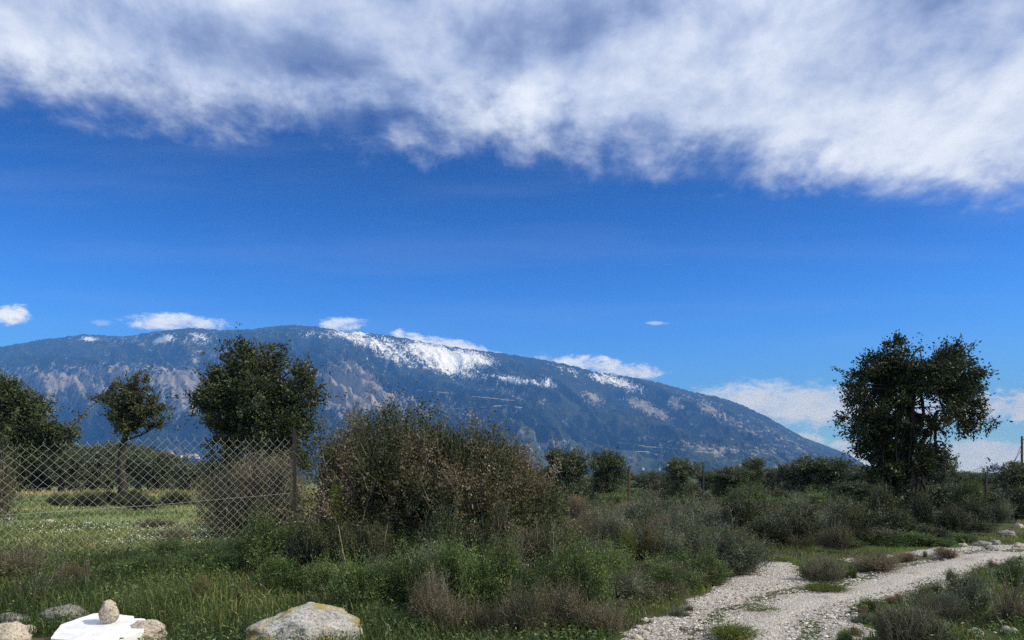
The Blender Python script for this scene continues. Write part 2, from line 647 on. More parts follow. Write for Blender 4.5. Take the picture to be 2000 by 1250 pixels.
def ground_mat():
    m, g, out = mat('ground')
    p = g.pos()
    x, y, z = g.sep(p)
    n1 = g.noise(p, 0.8, 6, 0.6)
    n2 = g.noise(p, 9.0, 6, 0.65)
    n3 = g.noise(p, 0.12, 4, 0.6)
    soil = g.ramp(n2, [(0.3, (0.045, 0.035, 0.024)), (0.7, (0.14, 0.115, 0.085))])
    green = g.ramp(g.add(g.mul(n2, 0.6), g.mul(n1, 0.4)), [(0.3, (0.028, 0.05, 0.014)), (0.55, (0.06, 0.095, 0.025)), (0.8, (0.13, 0.15, 0.05))])
    near = g.mix(g.ss(0.36, 0.6, g.add(n1, g.mul(g.sub(n2, 0.5), 0.4))), soil, green)
    fieldg = g.ramp(g.add(g.mul(n2, 0.35), g.mul(n1, 0.65)), [(0.3, (0.11, 0.15, 0.050)), (0.55, (0.17, 0.22, 0.08)), (0.75, (0.26, 0.28, 0.13))])
    far = g.ramp(n3, [(0.35, (0.03, 0.05, 0.02)), (0.65, (0.10, 0.11, 0.05))])
    fld = g.mul(g.ss(11.0, 14.0, y), g.sub(1.0, g.ss(-4.0, 0.0, g.sub(x, g.mul(y, -0.12)))))
    c = g.mix(fld, near, fieldg)
    # strip of dry straw grass along the far side of the field
    straw = g.mul(g.ss(46, 50, g.add(y, g.mul(n3, 8))), g.sub(1.0, g.ss(60, 66, y)), g.sub(1.0, g.ss(-12, -6, x)))
    c = g.mix(straw, c, (0.20, 0.145, 0.09))
    c = g.mix(g.ss(80, 160, y), c, far)
    principled(g, out, c, 0.95, 0.1, g.bump(n2, 0.5, 0.04))
    return m


def build_ground():
    def axis(n, lo, hi, k):
        s = np.linspace(-1, 1, n)
        a = np.sinh(s * k) / math.sinh(k)
        return np.where(a < 0, -a * lo, a * hi)
    xs = axis(220, -16000, 16000, 9.5)
    ys = axis(300, -16000, 16000, 9.5) + 6.0
    X, Y = np.meshgrid(xs, ys)
    Z = ground_z(X, Y)
    V = np.stack([X, Y, Z], -1).reshape(-1, 3)
    kind(obj('ground', mesh_np('ground', V, grid_faces(220, 300), [ground_mat()], smooth=True)), 'structure', 'grassy ground and plain reaching to the mountain foot')


build_ground()

# ---- gravel track
MAIN = np.array([(0.6, 2.0), (1.2, 4.2), (1.75, 5.8), (2.28, 7.1), (2.95, 8.5), (3.95, 9.5), (5.15, 10.5), (6.7, 12.0), (8.6, 13.6), (11.5, 15.2), (16, 17.2), (24, 20)])
MAINW = np.array([1.2, 1.1, 1.05, 1.02, 0.98, 0.88, 0.76, 0.82, 0.85, 0.95, 1.0, 1.0])
FORK = np.array([(2.95, 8.5), (3.5, 10.3), (4.0, 11.4), (4.6, 12.7), (4.8, 13.2)])
FORKW = np.array([1.1, 0.72, 0.52, 0.36, 0.15])
SIDE = np.array([(6.6, 13.6), (7.6, 14.3), (9.0, 15.0), (10.4, 15.4)])
SIDEW = np.array([0.15, 0.35, 0.35, 0.4])


def _poly_d(x, y, P, Wd):
    best = np.full(x.shape, -9.0)
    for (a, b, wa, wb) in zip(P[:-1], P[1:], Wd[:-1], Wd[1:]):
        d = b - a
        L2 = d @ d
        t = np.clip(((x - a[0]) * d[0] + (y - a[1]) * d[1]) / L2, 0, 1)
        dist = np.hypot(x - a[0] - t * d[0], y - a[1] - t * d[1])
        best = np.maximum(best, (wa + (wb - wa) * t) - dist)
    return best


def track_sd(x, y):
    """> 0 on the track, metres inside its edge"""
    x = np.asarray(x, float); y = np.asarray(y, float)
    s = np.maximum(np.maximum(_poly_d(x, y, MAIN, MAINW), _poly_d(x, y, FORK, FORKW)), _poly_d(x, y, SIDE, SIDEW))
    return s + (fbm(x * 1.6, y * 1.6, oct=4, seed=61) - 0.5) * 0.8


def gravel_mat():
    m, g, out = mat('gravel')
    p = g.pos()
    v = g.n('ShaderNodeTexVoronoi'); g.put(v.inputs['Vector'], p); v.inputs['Scale'].default_value = 55.0
    v2 = g.n('ShaderNodeTexVoronoi'); g.put(v2.inputs['Vector'], p); v2.inputs['Scale'].default_value = 22.0
    n = g.noise(p, 1.1, 6, 0.65)
    n2 = g.noise(p, 20.0, 5, 0.7)
    base = g.ramp(g.add(g.mul(n2, 0.55), g.mul(n, 0.45)), [(0.32, (0.29, 0.25, 0.195)), (0.5, (0.52, 0.475, 0.41)), (0.7, (0.66, 0.62, 0.56))])
    sx = g.sep(v.outputs['Color'])
    c = g.mix(0.55, base, g.ramp(sx[0], [(0.0, (0.27, 0.24, 0.20)), (0.5, (0.52, 0.475, 0.415)), (1.0, (0.70, 0.66, 0.60))]))
    fines = g.ramp(n2, [(0.3, (0.38, 0.335, 0.275)), (0.7, (0.58, 0.53, 0.455))])
    c = g.mix(g.mul(g.ss(0.35, 0.7, g.add(g.attr('rut'), g.mul(g.sub(n, 0.5), 0.9))), 0.85), c, fines)
    dirt = g.ss(0.52, 0.70, g.add(g.mul(g.noise(p, 1.3, 5, 0.6, 0.4), 0.75), g.mul(g.attr('hump'), 0.17)))
    c = g.mix(g.mul(dirt, 0.6), c, (0.22, 0.18, 0.125))
    h = g.add(g.mul(v.outputs['Distance'], -1.0), g.mul(v2.outputs['Distance'], -1.2), g.mul(n2, 0.6))
    principled(g, out, c, 0.95, 0.1, g.bump(h, 0.8, 0.03))
    return m


def build_track():
    st = 0.065
    xs = np.arange(-0.8, 18, st); ys = np.arange(1.0, 19, st)
    X, Y = np.meshgrid(xs, ys)
    S = track_sd(X, Y)
    keep = S > -0.16
    Z = ground_z(X, Y) + np.clip(S * 0.12, -0.03, 0.022) + (fbm(X * 5, Y * 5, oct=3, seed=4) - 0.5) * 0.03
    fc = grid_faces(len(xs), len(ys))
    fc = fc[keep.ravel()[fc].all(1)]
    used = np.unique(fc)
    re = np.full(X.size, -1); re[used] = np.arange(len(used))
    V = np.stack([X, Y, Z], -1).reshape(-1, 3)[used]
    cd = 1.0 - _poly_d(V[:, 0], V[:, 1], MAIN, np.ones(len(MAIN)))
    rut = np.exp(-((cd - 0.55) / 0.22) ** 2)
    hump = np.maximum(np.exp(-(cd / 0.22) ** 2), sm(0.3, 0.0, S.ravel()[used]))
    V[:, 2] += -0.025 * rut + 0.02 * hump * (S.ravel()[used] > 0.2)
    kind(obj('gravel_track', mesh_np('gravel_track', V, re[fc], [gravel_mat()], {'rut': rut, 'hump': hump}, smooth=True)), 'structure', 'pale gravel track forking round a low shrub')


build_track()


def build_haze():
    me = bpy.data.meshes.new('haze')
    bm = bmesh.new()
    bmesh.ops.create_cube(bm, size=1.0)
    for v in bm.verts:
        v.co.x *= 33000; v.co.y *= 33000
        v.co.z = -60 if v.co.z < 0 else 1800
    bm.to_mesh(me); bm.free()
    m, g, out = mat('haze')
    pv = g.n('ShaderNodeVolumePrincipled')
    pv.inputs['Color'].default_value = (0.11, 0.36, 1.0, 1)
    pv.inputs['Density'].default_value = HAZE
    pv.inputs['Absorption Color'].default_value = (0.25, 0.25, 0.25, 1)
    pv.inputs['Anisotropy'].default_value = 0.0
    g.nt.links.new(pv.outputs[0], out.inputs['Volume'])
    me.materials.append(m)
    kind(obj('haze', me), 'stuff', 'thin blue haze over the plain')


HAZE = 1.05e-4
build_haze()

# ------------------------------------------------------------------ vegetation helpers
def unit(v):
    return v / np.maximum(np.linalg.norm(v, axis=-1, keepdims=True), 1e-9)


def leaf_geo(C, A, L, Wd, r, fold=0.25):
    """rhombic leaves: centres C, long axis A, lengths L, widths Wd"""
    n = len(C)
    A = unit(A)
    B = unit(np.cross(A, r.normal(size=(n, 3))))
    Nn = np.cross(A, B)
    L = np.broadcast_to(L, (n,))[:, None]; Wd = np.broadcast_to(Wd, (n,))[:, None]
    v = np.stack([C - A * L * 0.5, C + B * Wd * 0.5 + Nn * Wd * fold - A * L * 0.05, C + A * L * 0.5, C - B * Wd * 0.5 + Nn * Wd * fold - A * L * 0.05], 1)
    f = np.arange(n * 4).reshape(n, 4)
    return v.reshape(-1, 3), f


def tube_geo(P, Rr, sides=4):
    """P (M,K,3) polylines, Rr (M,K) radii -> open tapered tubes"""
    M, K, _ = P.shape
    T = np.empty_like(P)
    T[:, 1:-1] = P[:, 2:] - P[:, :-2]
    T[:, 0] = P[:, 1] - P[:, 0]; T[:, -1] = P[:, -1] - P[:, -2]
    T = unit(T)
    ref = np.where(np.abs(T[..., 2:3]) > 0.9, np.array([1.0, 0, 0]), np.array([0, 0, 1.0]))
    B = unit(np.cross(T, ref)); N = np.cross(B, T)
    a = np.arange(sides) / sides * 2 * math.pi
    V = P[:, :, None, :] + Rr[:, :, None, None] * (B[:, :, None, :] * np.cos(a)[None, None, :, None] + N[:, :, None, :] * np.sin(a)[None, None, :, None])
    i = np.arange(M * K * sides).reshape(M, K, sides)
    j = np.roll(i, -1, axis=2)
    f = np.stack([i[:, :-1], j[:, :-1], j[:, 1:], i[:, 1:]], -1).reshape(-1, 4)
    return V.reshape(-1, 3), f


def curves(S, E, r, K=6, jit=0.12, sag=0.0):
    """bent polylines from S to E"""
    t = np.linspace(0, 1, K)[None, :, None]
    P = S[:, None] * (1 - t) + E[:, None] * t
    L = np.linalg.norm(E - S, axis=1)[:, None, None]
    w = np.sin(t * math.pi)
    P = P + w * r.normal(size=(len(S), 1, 3)) * jit * L + (t * (1 - t)) * r.normal(size=P.shape) * jit * 0.6 * L
    P[..., 2] += (w[..., 0] * sag * L[..., 0])
    return P


def join_geo(parts):
    V, Fc, o = [], [], 0
    for v, f in parts:
        V.append(v); Fc.append(f + o); o += len(v)
    return np.concatenate(V), np.concatenate(Fc)


def pick_lobes(lobes, n, r):
    w = np.array([l[6] if len(l) > 6 else l[3] * l[4] * l[5] for l in lobes], float)
    return r.choice(len(lobes), n, p=w / w.sum())


def in_lobes(lobes, n, r, shell=0.4):
    k = pick_lobes(lobes, n, r)
    La = np.array([l[:6] for l in lobes], float)[k]
    d = unit(r.normal(size=(n, 3)))
    rad = r.random(n) ** shell
    return La[:, :3] + d * La[:, 3:6] * rad[:, None], k, d


def make_tree_meshes(name, seed, lobes, trunk, n_clump, per, leaf, clump_r, mats, limb_r=0.05, branches=60, droop=0.3, shell=0.4, extra_stems=None, trunk_sides=12, zmin=0.5, sprig=0, billow=0.0, voids=0):
    """trunk: list of (x,y,z,r). Returns (crown mesh, trunk mesh, limb mesh)"""
    r = rng(seed)
    C, k, d = in_lobes(lobes, n_clump, r, shell)
    keep = C[:, 2] > zmin
    C, k, d = C[keep], k[keep], d[keep]
    nc = len(C)
    cr = clump_r * (0.55 + 0.9 * r.random(nc))
    cnt = np.maximum(4, (per * (0.4 + 1.2 * r.random(nc)))).astype(int)
    idx = np.repeat(np.arange(nc), cnt)
    n = len(idx)
    off = r.normal(size=(n, 3)) * 0.55
    if billow:
        off = off * (1 - billow) + billow * unit(off) * (0.7 + 0.4 * r.random((n, 1)))
    P = C[idx] + off * cr[idx][:, None] * np.array([1, 1, 0.8])
    A = off + 0.9 * d[idx] + r.normal(size=(n, 3)) * 0.6 + np.array([0, 0, -droop])
    L = leaf[0] * (0.6 + 0.8 * r.random(n)); Wd = leaf[1] * (0.6 + 0.8 * r.random(n))
    ctint = r.normal(size=nc) * 0.16
    lt = ctint[idx]
    if sprig:                              # leafy sprays that stick out of the crown
        si = r.integers(0, nc, sprig)
        m_ = 26
        ln = cr[si] * (1.0 + 2.2 * r.random(sprig))
        dr = unit(d[si] + r.normal(size=(sprig, 3)) * 0.35 + np.array([0, 0, 0.15]))
        tt = r.random((sprig, m_))
        SP = C[si][:, None] + dr[:, None] * (tt * ln[:, None])[..., None] + r.normal(size=(sprig, m_, 3)) * leaf[0] * 0.55
        P = np.concatenate([P, SP.reshape(-1, 3)])
        A = np.concatenate([A, (dr[:, None] + r.normal(size=(sprig, m_, 3)) * 0.8).reshape(-1, 3)])
        k2 = sprig * m_
        L = np.concatenate([L, leaf[0] * (0.6 + 0.8 * r.random(k2))]); Wd = np.concatenate([Wd, leaf[1] * (0.6 + 0.8 * r.random(k2))])
        lt = np.concatenate([lt, np.repeat(ctint[si], m_)])
        n = len(P)
    if voids:
        vc, _, _ = in_lobes(lobes, voids, r, 0.6)
        vr = clump_r * (1.2 + 1.6 * r.random(voids))
        kp = np.ones(len(P), bool)
        for q, rad in zip(vc, vr):
            kp &= ((P - q) * np.array([1, 0.35, 1]) ** 1 / rad) ** 2 @ np.ones(3) > 1
        P, A, L, Wd, lt = P[kp], A[kp], L[kp], Wd[kp], lt[kp]
        n = len(P)
    v, f = leaf_geo(P, A, L, Wd, r)
    tint = np.clip(0.5 + lt + r.normal(size=n) * 0.16, 0, 1)
    crown = mesh_np(name + '_crown', v, f, [mats[0]], {'tint': np.repeat(tint, 4)})
    # trunk: lumpy tapered tube
    tp = np.array(trunk, float)
    s = np.linspace(0, 1, 26)
    st = np.linspace(0, 1, len(tp))
    TP = np.stack([np.interp(s, st, tp[:, i]) for i in range(4)], -1)
    parts = []
    v, f = tube_geo(TP[None, :, :3], TP[None, :, 3], trunk_sides)
    cen = np.repeat(TP[:, :3], trunk_sides, 0)
    nn = fbm(v[:, 0] * 7 + seed, v[:, 1] * 7, v[:, 2] * 2.2 + 3.3, oct=4, seed=seed)
    v = cen + (v - cen) * (0.65 + 0.7 * nn)[:, None]
    parts.append((v, f))
    for es in (extra_stems or []):
        ep = np.array(es, float)
        EP = np.stack([np.interp(s, np.linspace(0, 1, len(ep)), ep[:, i]) for i in range(4)], -1)
        parts.append(tube_geo(EP[None, :, :3], EP[None, :, 3] * (0.9 + 0.2 * r.random((1, 26))), 8))
    tv, tf = join_geo(parts)
    tm = mesh_np(name + '_trunk', tv, tf, [mats[1]], smooth=True)
    # limbs from the trunk into the lobes and on to some clumps
    lc = np.array([l[:3] for l in lobes], float)
    sidx = r.integers(14, 26, len(lobes))
    S = TP[sidx, :3]
    P1 = curves(S, lc, r, 7, 0.10, 0.05)
    R1 = np.linspace(1, 0.45, 7)[None] * limb_r * (0.7 + 0.6 * r.random((len(lobes), 1)))
    g1 = tube_geo(P1, R1, 6)
    nb = min(branches, nc)
    bi = r.choice(nc, nb, replace=False)
    S2 = P1[k[bi], r.integers(3, 7, nb)]
    P2 = curves(S2, C[bi], r, 6, 0.10, 0.03)
    g2 = tube_geo(P2, np.linspace(1, 0.25, 6)[None] * limb_r * 0.42 * np.ones((nb, 1)), 4)
    lv, lf = join_geo([g1, g2])
    lm = mesh_np(name + '_limbs', lv, lf, [mats[1]], smooth=True)
    return crown, tm, lm


def make_shrub_meshes(name, seed, lobes, n_shoot, per, leaf, mats, up=0.5, stem_r=0.006, jit=0.10, start=(0.05, 0.55), spike=(0.75, 1.12), leaf_from=0.3, spread=0.03, leaf_up=0.4, sides=3, patch=0.16, K=6, cfreq=2.2, camp=1.3, spow=2.2):
    """a shrub made of bent shoots that carry small leaves. Returns (foliage, stems)"""
    r = rng(seed)
    k = pick_lobes(lobes, n_shoot, r)
    La = np.array([l[:6] for l in lobes], float)[k]
    d = r.normal(size=(n_shoot, 3)); d[:, 2] = np.abs(d[:, 2]) * (0.4 + up) - 0.25 * (1 - up)
    d = unit(d)
    c = La[:, :3]
    E = c + d * La[:, 3:6] * (spike[0] + (spike[1] - spike[0]) * r.random((n_shoot, 1)) ** spow)
    E[:, 2] = np.maximum(E[:, 2], 0.03)
    s0 = start[0] + (start[1] - start[0]) * r.random((n_shoot, 1))
    root = np.stack([c[:, 0] * 0.75, c[:, 1] * 0.75, np.zeros(n_shoot)], -1) + r.normal(size=(n_shoot, 3)) * La[:, 3:6] * np.array([0.22, 0.22, 0.0])
    S = root * (1 - s0) + E * s0
    S += r.normal(size=S.shape) * La[:, 3:6] * 0.12 * s0
    S[:, 2] = np.maximum(S[:, 2], 0.0)
    P = curves(S, E, r, K, jit)
    Rr = np.linspace(1, 0.35, K)[None] * stem_r * (0.5 + r.random((n_shoot, 1)))
    sv, sf = tube_geo(P, Rr, sides)
    stems = mesh_np(name + '_stems', sv, sf, [mats[1]], {'tint': np.repeat(r.random(n_shoot), K * sides)})
    cnt = np.maximum(2, (per * (0.3 + 1.4 * r.random(n_shoot)))).astype(int)
    idx = np.repeat(np.arange(n_shoot), cnt)
    n = len(idx)
    t = leaf_from + (1 - leaf_from) * r.random(n) ** 0.8
    ft = t * (K - 1); i0 = np.minimum(ft.astype(int), K - 2); fr = (ft - i0)[:, None]
    p = P[idx, i0] * (1 - fr) + P[idx, i0 + 1] * fr
    ax = unit(P[idx, i0 + 1] - P[idx, i0])
    out = r.normal(size=(n, 3))
    p = p + out * spread
    L = leaf[0] * (0.55 + 0.9 * r.random(n)); Wd = leaf[1] * (0.55 + 0.9 * r.random(n))
    v, f = leaf_geo(p, ax * leaf_up + unit(out), L, Wd, r)
    cl = fbm(p[:, 0] * cfreq + seed, p[:, 1] * cfreq, p[:, 2] * cfreq + 1, oct=3, seed=seed) - 0.5
    tint = np.clip(0.5 + cl * camp + (r.normal(size=n_shoot) * patch)[idx] + r.normal(size=n) * 0.14, 0, 1)
    fol = mesh_np(name + '_foliage', v, f, [mats[0]], {'tint': np.repeat(tint, 4)})
    return fol, stems


def shrub(name, label, cat, meshes, loc, rotz=0.0, scale=None, group=None):
    t = thing(name, label, cat, loc, rotz, group, scale)
    obj('foliage', meshes[0], t)
    obj('stems', meshes[1], t)
    return t


def tree(name, label, meshes, loc, rotz=0.0, group=None, scale=None):
    t = thing(name, label, 'tree', loc, rotz, group, scale)
    obj('crown', meshes[0], t); obj('trunk', meshes[1], t); obj('limbs', meshes[2], t)
    return t


# ---- materials of plants
M_OAK = leaf_mat('leaf_dark_oak', [(0.0, (0.010, 0.016, 0.007)), (0.5, (0.028, 0.042, 0.016)), (1.0, (0.075, 0.090, 0.030))], 0.12, 0.5, 0.3, gain=1.15)
M_CAROB = leaf_mat('leaf_carob', [(0.0, (0.018, 0.025, 0.012)), (0.5, (0.044, 0.056, 0.026)), (1.0, (0.100, 0.112, 0.055))], 0.18, gain=1.55)
M_OLIVE = leaf_mat('leaf_olive', [(0.0, (0.026, 0.038, 0.020)), (0.5, (0.060, 0.078, 0.042)), (1.0, (0.135, 0.150, 0.090))], 0.18, gain=1.35)
M_PEAR = leaf_mat('leaf_pear', [(0.0, (0.026, 0.036, 0.018)), (0.5, (0.062, 0.074, 0.034)), (0.85, (0.115, 0.112, 0.055)), (1.0, (0.16, 0.11, 0.06))], 0.25, gain=1.2)
M_BROWN = leaf_mat('leaf_brown', [(0.0, (0.022, 0.032, 0.010)), (0.3, (0.045, 0.056, 0.022)), (0.52, (0.072, 0.068, 0.036)), (0.8, (0.115, 0.080, 0.050)), (1.0, (0.185, 0.155, 0.115))], 0.2, 0.6, 0.25, gain=1.85)
M_GREEN = leaf_mat('leaf_green', [(0.0, (0.016, 0.030, 0.009)), (0.5, (0.048, 0.082, 0.022)), (1.0, (0.125, 0.165, 0.050))], 0.2, 0.45, 0.4, gain=1.95)
M_GREY = leaf_mat('leaf_grey', [(0.0, (0.030, 0.042, 0.026)), (0.5, (0.080, 0.098, 0.064)), (1.0, (0.170, 0.185, 0.130))], 0.15, 0.65, 0.2, gain=1.75)
M_CUSH = leaf_mat('leaf_cushion', [(0.0, (0.016, 0.024, 0.010)), (0.5, (0.042, 0.056, 0.024)), (0.8, (0.080, 0.082, 0.044)), (1.0, (0.14, 0.12, 0.085))], 0.12, 0.65, 0.2, gain=2)
M_DRY = leaf_mat('leaf_dry', [(0.0, (0.055, 0.036, 0.020)), (0.5, (0.135, 0.090, 0.048)), (1.0, (0.27, 0.20, 0.12))], 0.2, 0.7, 0.2, gain=1.7)
M_LIME = leaf_mat('leaf_lime', [(0.0, (0.06, 0.09, 0.018)), (0.5, (0.13, 0.17, 0.035)), (1.0, (0.25, 0.27, 0.07))], 0.3, 0.5, 0.3)
M_TWIG = leaf_mat('twig', [(0.0, (0.045, 0.035, 0.026)), (0.6, (0.115, 0.095, 0.075)), (1.0, (0.24, 0.21, 0.175))], 0.0, 0.8, 0.15, gain=1.4)
M_TWIGG = leaf_mat('twig_green', [(0.0, (0.035, 0.045, 0.020)), (1.0, (0.12, 0.12, 0.06))], 0.0, 0.8, 0.15)
M_BARK = bark_mat('bark', (0.030, 0.026, 0.021), (0.115, 0.100, 0.082), 16)
M_BARKD = bark_mat('bark_dark', (0.018, 0.016, 0.014), (0.075, 0.066, 0.056), 12)

# ------------------------------------------------------------------ trees
def big_trees():
    # right-hand oak by the track
    D = 21.5
    b = at(1772, D)
    s = D / F
    def lo(px, py, rx, ry, rd=None, dy=0.0, w=None):
        """lobe at a photo position: half sizes in frame units"""
        l = [(px - 1772) * s, dy, EYE + (HY - py) * s - b[2], rx * s, (rd or rx) * s, ry * s]
        return l + [w] if w else l
    lobes = [lo(1785, 730, 80, 62), lo(1730, 735, 55, 50, dy=0.3), lo(1690, 760, 34, 42, 45), lo(1665, 815, 36, 52, 45, -0.3), lo(1840, 735, 62, 58, dy=-0.3),
             lo(1875, 785, 48, 50), lo(1895, 825, 34, 38, 45), lo(1770, 800, 95, 60, 100), lo(1720, 845, 50, 40, 50, 0.3), lo(1760, 880, 48, 48, 50), lo(1850, 700, 45, 34, 45),
             lo(1740, 690, 40, 30, 40), lo(1792, 682, 40, 30, 40), lo(1715, 880, 40, 36, 40), lo(1835, 890, 26, 32, 40, 0.2, 0.25),
             lo(1730, 935, 34, 46, 34, -0.2, 0.75), lo(1778, 925, 40, 50, 40, -0.25, 0.85), lo(1740, 985, 36, 34, 34, -0.2, 0.55), lo(1810, 960, 28, 34, 30, 0, 0.4)]
    tr = [(-0.1, 0, -0.15, 0.30), (-0.05, 0, 0.5, 0.22), (0.05, 0, 1.4, 0.19), (0.02, 0.05, 2.4, 0.16), (0.1, 0, 3.4, 0.11), (0.15, 0, 4.4, 0.06)]
    ex = [[(-0.35, 0.1, -0.1, 0.13), (-0.45, 0.05, 0.9, 0.10), (-0.3, 0.1, 2.0, 0.08), (-0.7, 0, 3.2, 0.05)],
          [(0.25, -0.05, -0.1, 0.12), (0.20, 0, 1.0, 0.11), (0.3, 0, 2.1, 0.08), (0.9, 0, 3.3, 0.05)],
          [(0.75, 0.1, -0.1, 0.05), (0.62, 0, 0.5, 0.045), (0.40, 0, 1.1, 0.04), (0.22, 0, 1.8, 0.03)]]
    me = make_tree_meshes('oak', 7, lobes, tr, 1250, 56, (0.092, 0.050), 0.20, (M_OAK, M_BARKD), 0.075, 320, 0.25, 0.5, ex, sprig=420, voids=10)
    tree('oak_tree', 'tall dark round-crowned tree standing alone beside the gravel track', me, b)
    # big carob behind the fence
    D = 32.0
    b = at(505, D); s = D / F; X0 = 505
    def lo(px, py, rx, ry, rd=None, dy=0.0, w=None):
        rx, ry = rx * 0.89, ry * 0.89
        l = [(px - X0) * s, dy, EYE + (HY - py) * s - b[2], rx * s, (rd or rx) * s, ry * s]
        return l + [w] if w else l
    lobes = [lo(465, 720, 46, 50), lo(518, 705, 46, 40), lo(440, 770, 55, 55), lo(505, 775, 75, 75, 85), lo(570, 765, 55, 58), lo(415, 775, 28, 26), lo(595, 755, 34, 44),
             lo(450, 830, 46, 44), lo(530, 840, 80, 55, 80), lo(600, 805, 34, 42), lo(575, 720, 28, 26), lo(480, 690, 24, 22), lo(525, 688, 22, 20), lo(440, 890, 38, 60), lo(520, 900, 60, 60), lo(580, 880, 40, 45)]
    tr = [(0, 0, -0.2, 0.5), (0.05, 0, 0.7, 0.38), (0, 0, 1.6, 0.30), (-0.1, 0, 3.0, 0.2), (0, 0, 4.6, 0.1)]
    me = make_tree_meshes('carob', 17, lobes, tr, 420, 110, (0.14, 0.075), 0.42, (M_CAROB, M_BARK), 0.09, 160, 0.35, 0.30, sprig=320, billow=0.75)
    tree('carob_tree', 'large dense green tree with a domed crown behind the chain link fence', me, b)
    # small thin tree
    D = 36.0
    b = at(240, D); s = D / F; X0 = 240
    lobes = [lo(255, 760, 42, 28), lo(215, 775, 26, 18), lo(262, 790, 50, 34), lo(300, 805, 26, 32), lo(240, 812, 40, 22), lo(300, 830, 22, 14), lo(250, 742, 22, 14), lo(255, 832, 26, 16, None, 0, 0.5)]
    tr = [(0, 0, -0.2, 0.30), (0.0, 0, 0.8, 0.21), (-0.12, 0, 1.8, 0.18), (0.02, 0, 2.8, 0.15), (0.25, 0, 3.9, 0.11), (0.3, 0, 5.0, 0.05)]
    me = make_tree_meshes('pear', 27, lobes, tr, 135, 36, (0.13, 0.075), 0.23, (M_PEAR, M_BARKD), 0.06, 120, 0.2, 0.5, sprig=260)
    tree('wild_pear_tree', 'small open-crowned tree on a bare trunk in the field', me, b)
    # tree at the left edge
    D = 28.0
    b = at(-20, D); s = D / F; X0 = -20
    lobes = [lo(-10, 795, 70, 55), lo(40, 800, 50, 44), lo(75, 830, 45, 34), lo(110, 850, 34, 20), lo(-80, 800, 70, 70), lo(30, 850, 70, 40), lo(0, 760, 34, 22), lo(-90, 860, 60, 50), lo(60, 880, 50, 26)]
    tr = [(-0.3, 0, -0.2, 0.5), (-0.2, 0, 0.8, 0.4), (0, 0, 1.8, 0.3), (0.1, 0, 3.2, 0.16)]
    me = make_tree_meshes('edge', 37, lobes, tr, 260, 95, (0.13, 0.07), 0.38, (M_CAROB, M_BARKD), 0.08, 90, 0.3, 0.35, sprig=220, billow=0.7)
    tree('carob_tree', 'broad dark green tree cut off by the left edge', me, b)


big_trees()

# ---- olive prototypes for the middle distance
def olive_proto(seed):
    r = rng(seed)
    lobes = []
    for i in range(8):
        a = r.random() * 6.28; q = 0.75 * r.random() ** 0.5
        lobes.append((q * math.cos(a), q * math.sin(a), 1.35 + 0.85 * r.random(), 0.5 + 0.25 * r.random(), 0.5 + 0.25 * r.random(), 0.42 + 0.25 * r.random()))
    for i in range(4):
        a = r.random() * 6.28
        lobes.append((0.7 * math.cos(a), 0.7 * math.sin(a), 0.7, 0.5, 0.5, 0.4))
    tr = [(0, 0, -0.1, 0.2), (0.05, 0, 0.4, 0.15), (-0.05, 0, 0.9, 0.12), (0, 0.05, 1.5, 0.06)]
    return make_tree_meshes('olive%d' % seed, seed, lobes, tr, 300, 26, (0.11, 0.05), 0.18, (M_OLIVE if seed % 2 else M_CAROB, M_BARKD), 0.04, 40, 0.1, 0.42, zmin=0.25, sprig=130, billow=0.4)


OLIVES = [olive_proto(s) for s in (101, 102, 103, 105)]
ORD = ('first second third fourth fifth sixth seventh eighth ninth tenth eleventh twelfth thirteenth fourteenth fifteenth sixteenth seventeenth eighteenth nineteenth twentieth').split()
ORD += ['twenty-' + q for q in ORD[:9]] + ['thirtieth'] + ['thirty-' + q for q in ORD[:9]] + ['fortieth'] + ['forty-' + q for q in ORD[:9]]


def olive(px, topy, wpx, D, k, label, group=None, rot=None):
    b = at(px, D)
    h = EYE + (HY - topy) / F * D - b[2]
    w = wpx / F * D
    t = tree('olive_tree', label, OLIVES[k % 4], (b[0], b[1], b[2]), (px * 0.7) % 6.28 if rot is None else rot, group, (w / 2.3, w / 2.3, h / 2.55))
    return t


olive(1108, 884, 100, 30, 0, 'dark olive tree at the right end of the brown thicket')
olive(1192, 887, 80, 33, 1, 'small olive tree left of the rusty fence post')
olive(1337, 893, 76, 34, 3, 'olive tree left of the thin dark fence post')
olive(1432, 916, 95, 38, 1, 'low olive tree right of the thin dark fence post')
olive(1470, 900, 58, 41, 0, 'small round olive tree between the thin post and the wide olive tree')
olive(1550, 889, 78, 37, 2, 'left half of a pair of olive trees left of the tall dark tree')
olive(1608, 892, 110, 36, 3, 'widest olive tree in front of the mountain foot, left of the tall dark tree')
olive(1838, 880, 70, 30, 3, 'pale olive tree showing right of the tall dark trunk')
olive(1975, 908, 95, 30, 1, 'olive tree at the foot of the utility pole')
olive(1905, 942, 90, 32, 2, 'low rounded olive tree under the far hill at right')
olive(1690, 915, 80, 33, 0, 'olive tree half hidden behind the left side of the tall dark tree')
r_ = rng(5)
for i in range(30):     # hedge line of olives on the far side of the field
    px = -40 + i * 22 + r_.uniform(-9, 9)
    if px > 520:
        break
    top = np.interp(px, [-120, 80, 150, 200, 250, 330, 420, 520], [880, 885, 884, 868, 864, 895, 905, 900]) + r_.uniform(-6, 6)
    olive(px, top, r_.uniform(60, 95), 60 + r_.uniform(-5, 8), i, ORD[i] + ' olive tree from the left in the dark hedge line behind the field', 'olives in the hedge line behind the field')
for i in range(26):     # olives between the track and the mountain foot
    px = 1060 + i * 38 + r_.uniform(-14, 14)
    D = r_.uniform(48, 90)
    olive(px, 924 + r_.uniform(-8, 10), r_.uniform(50, 85), D, i, ORD[i] + ' olive tree from the left in the distant row beyond the thicket', 'olives on the plain beyond the thicket')
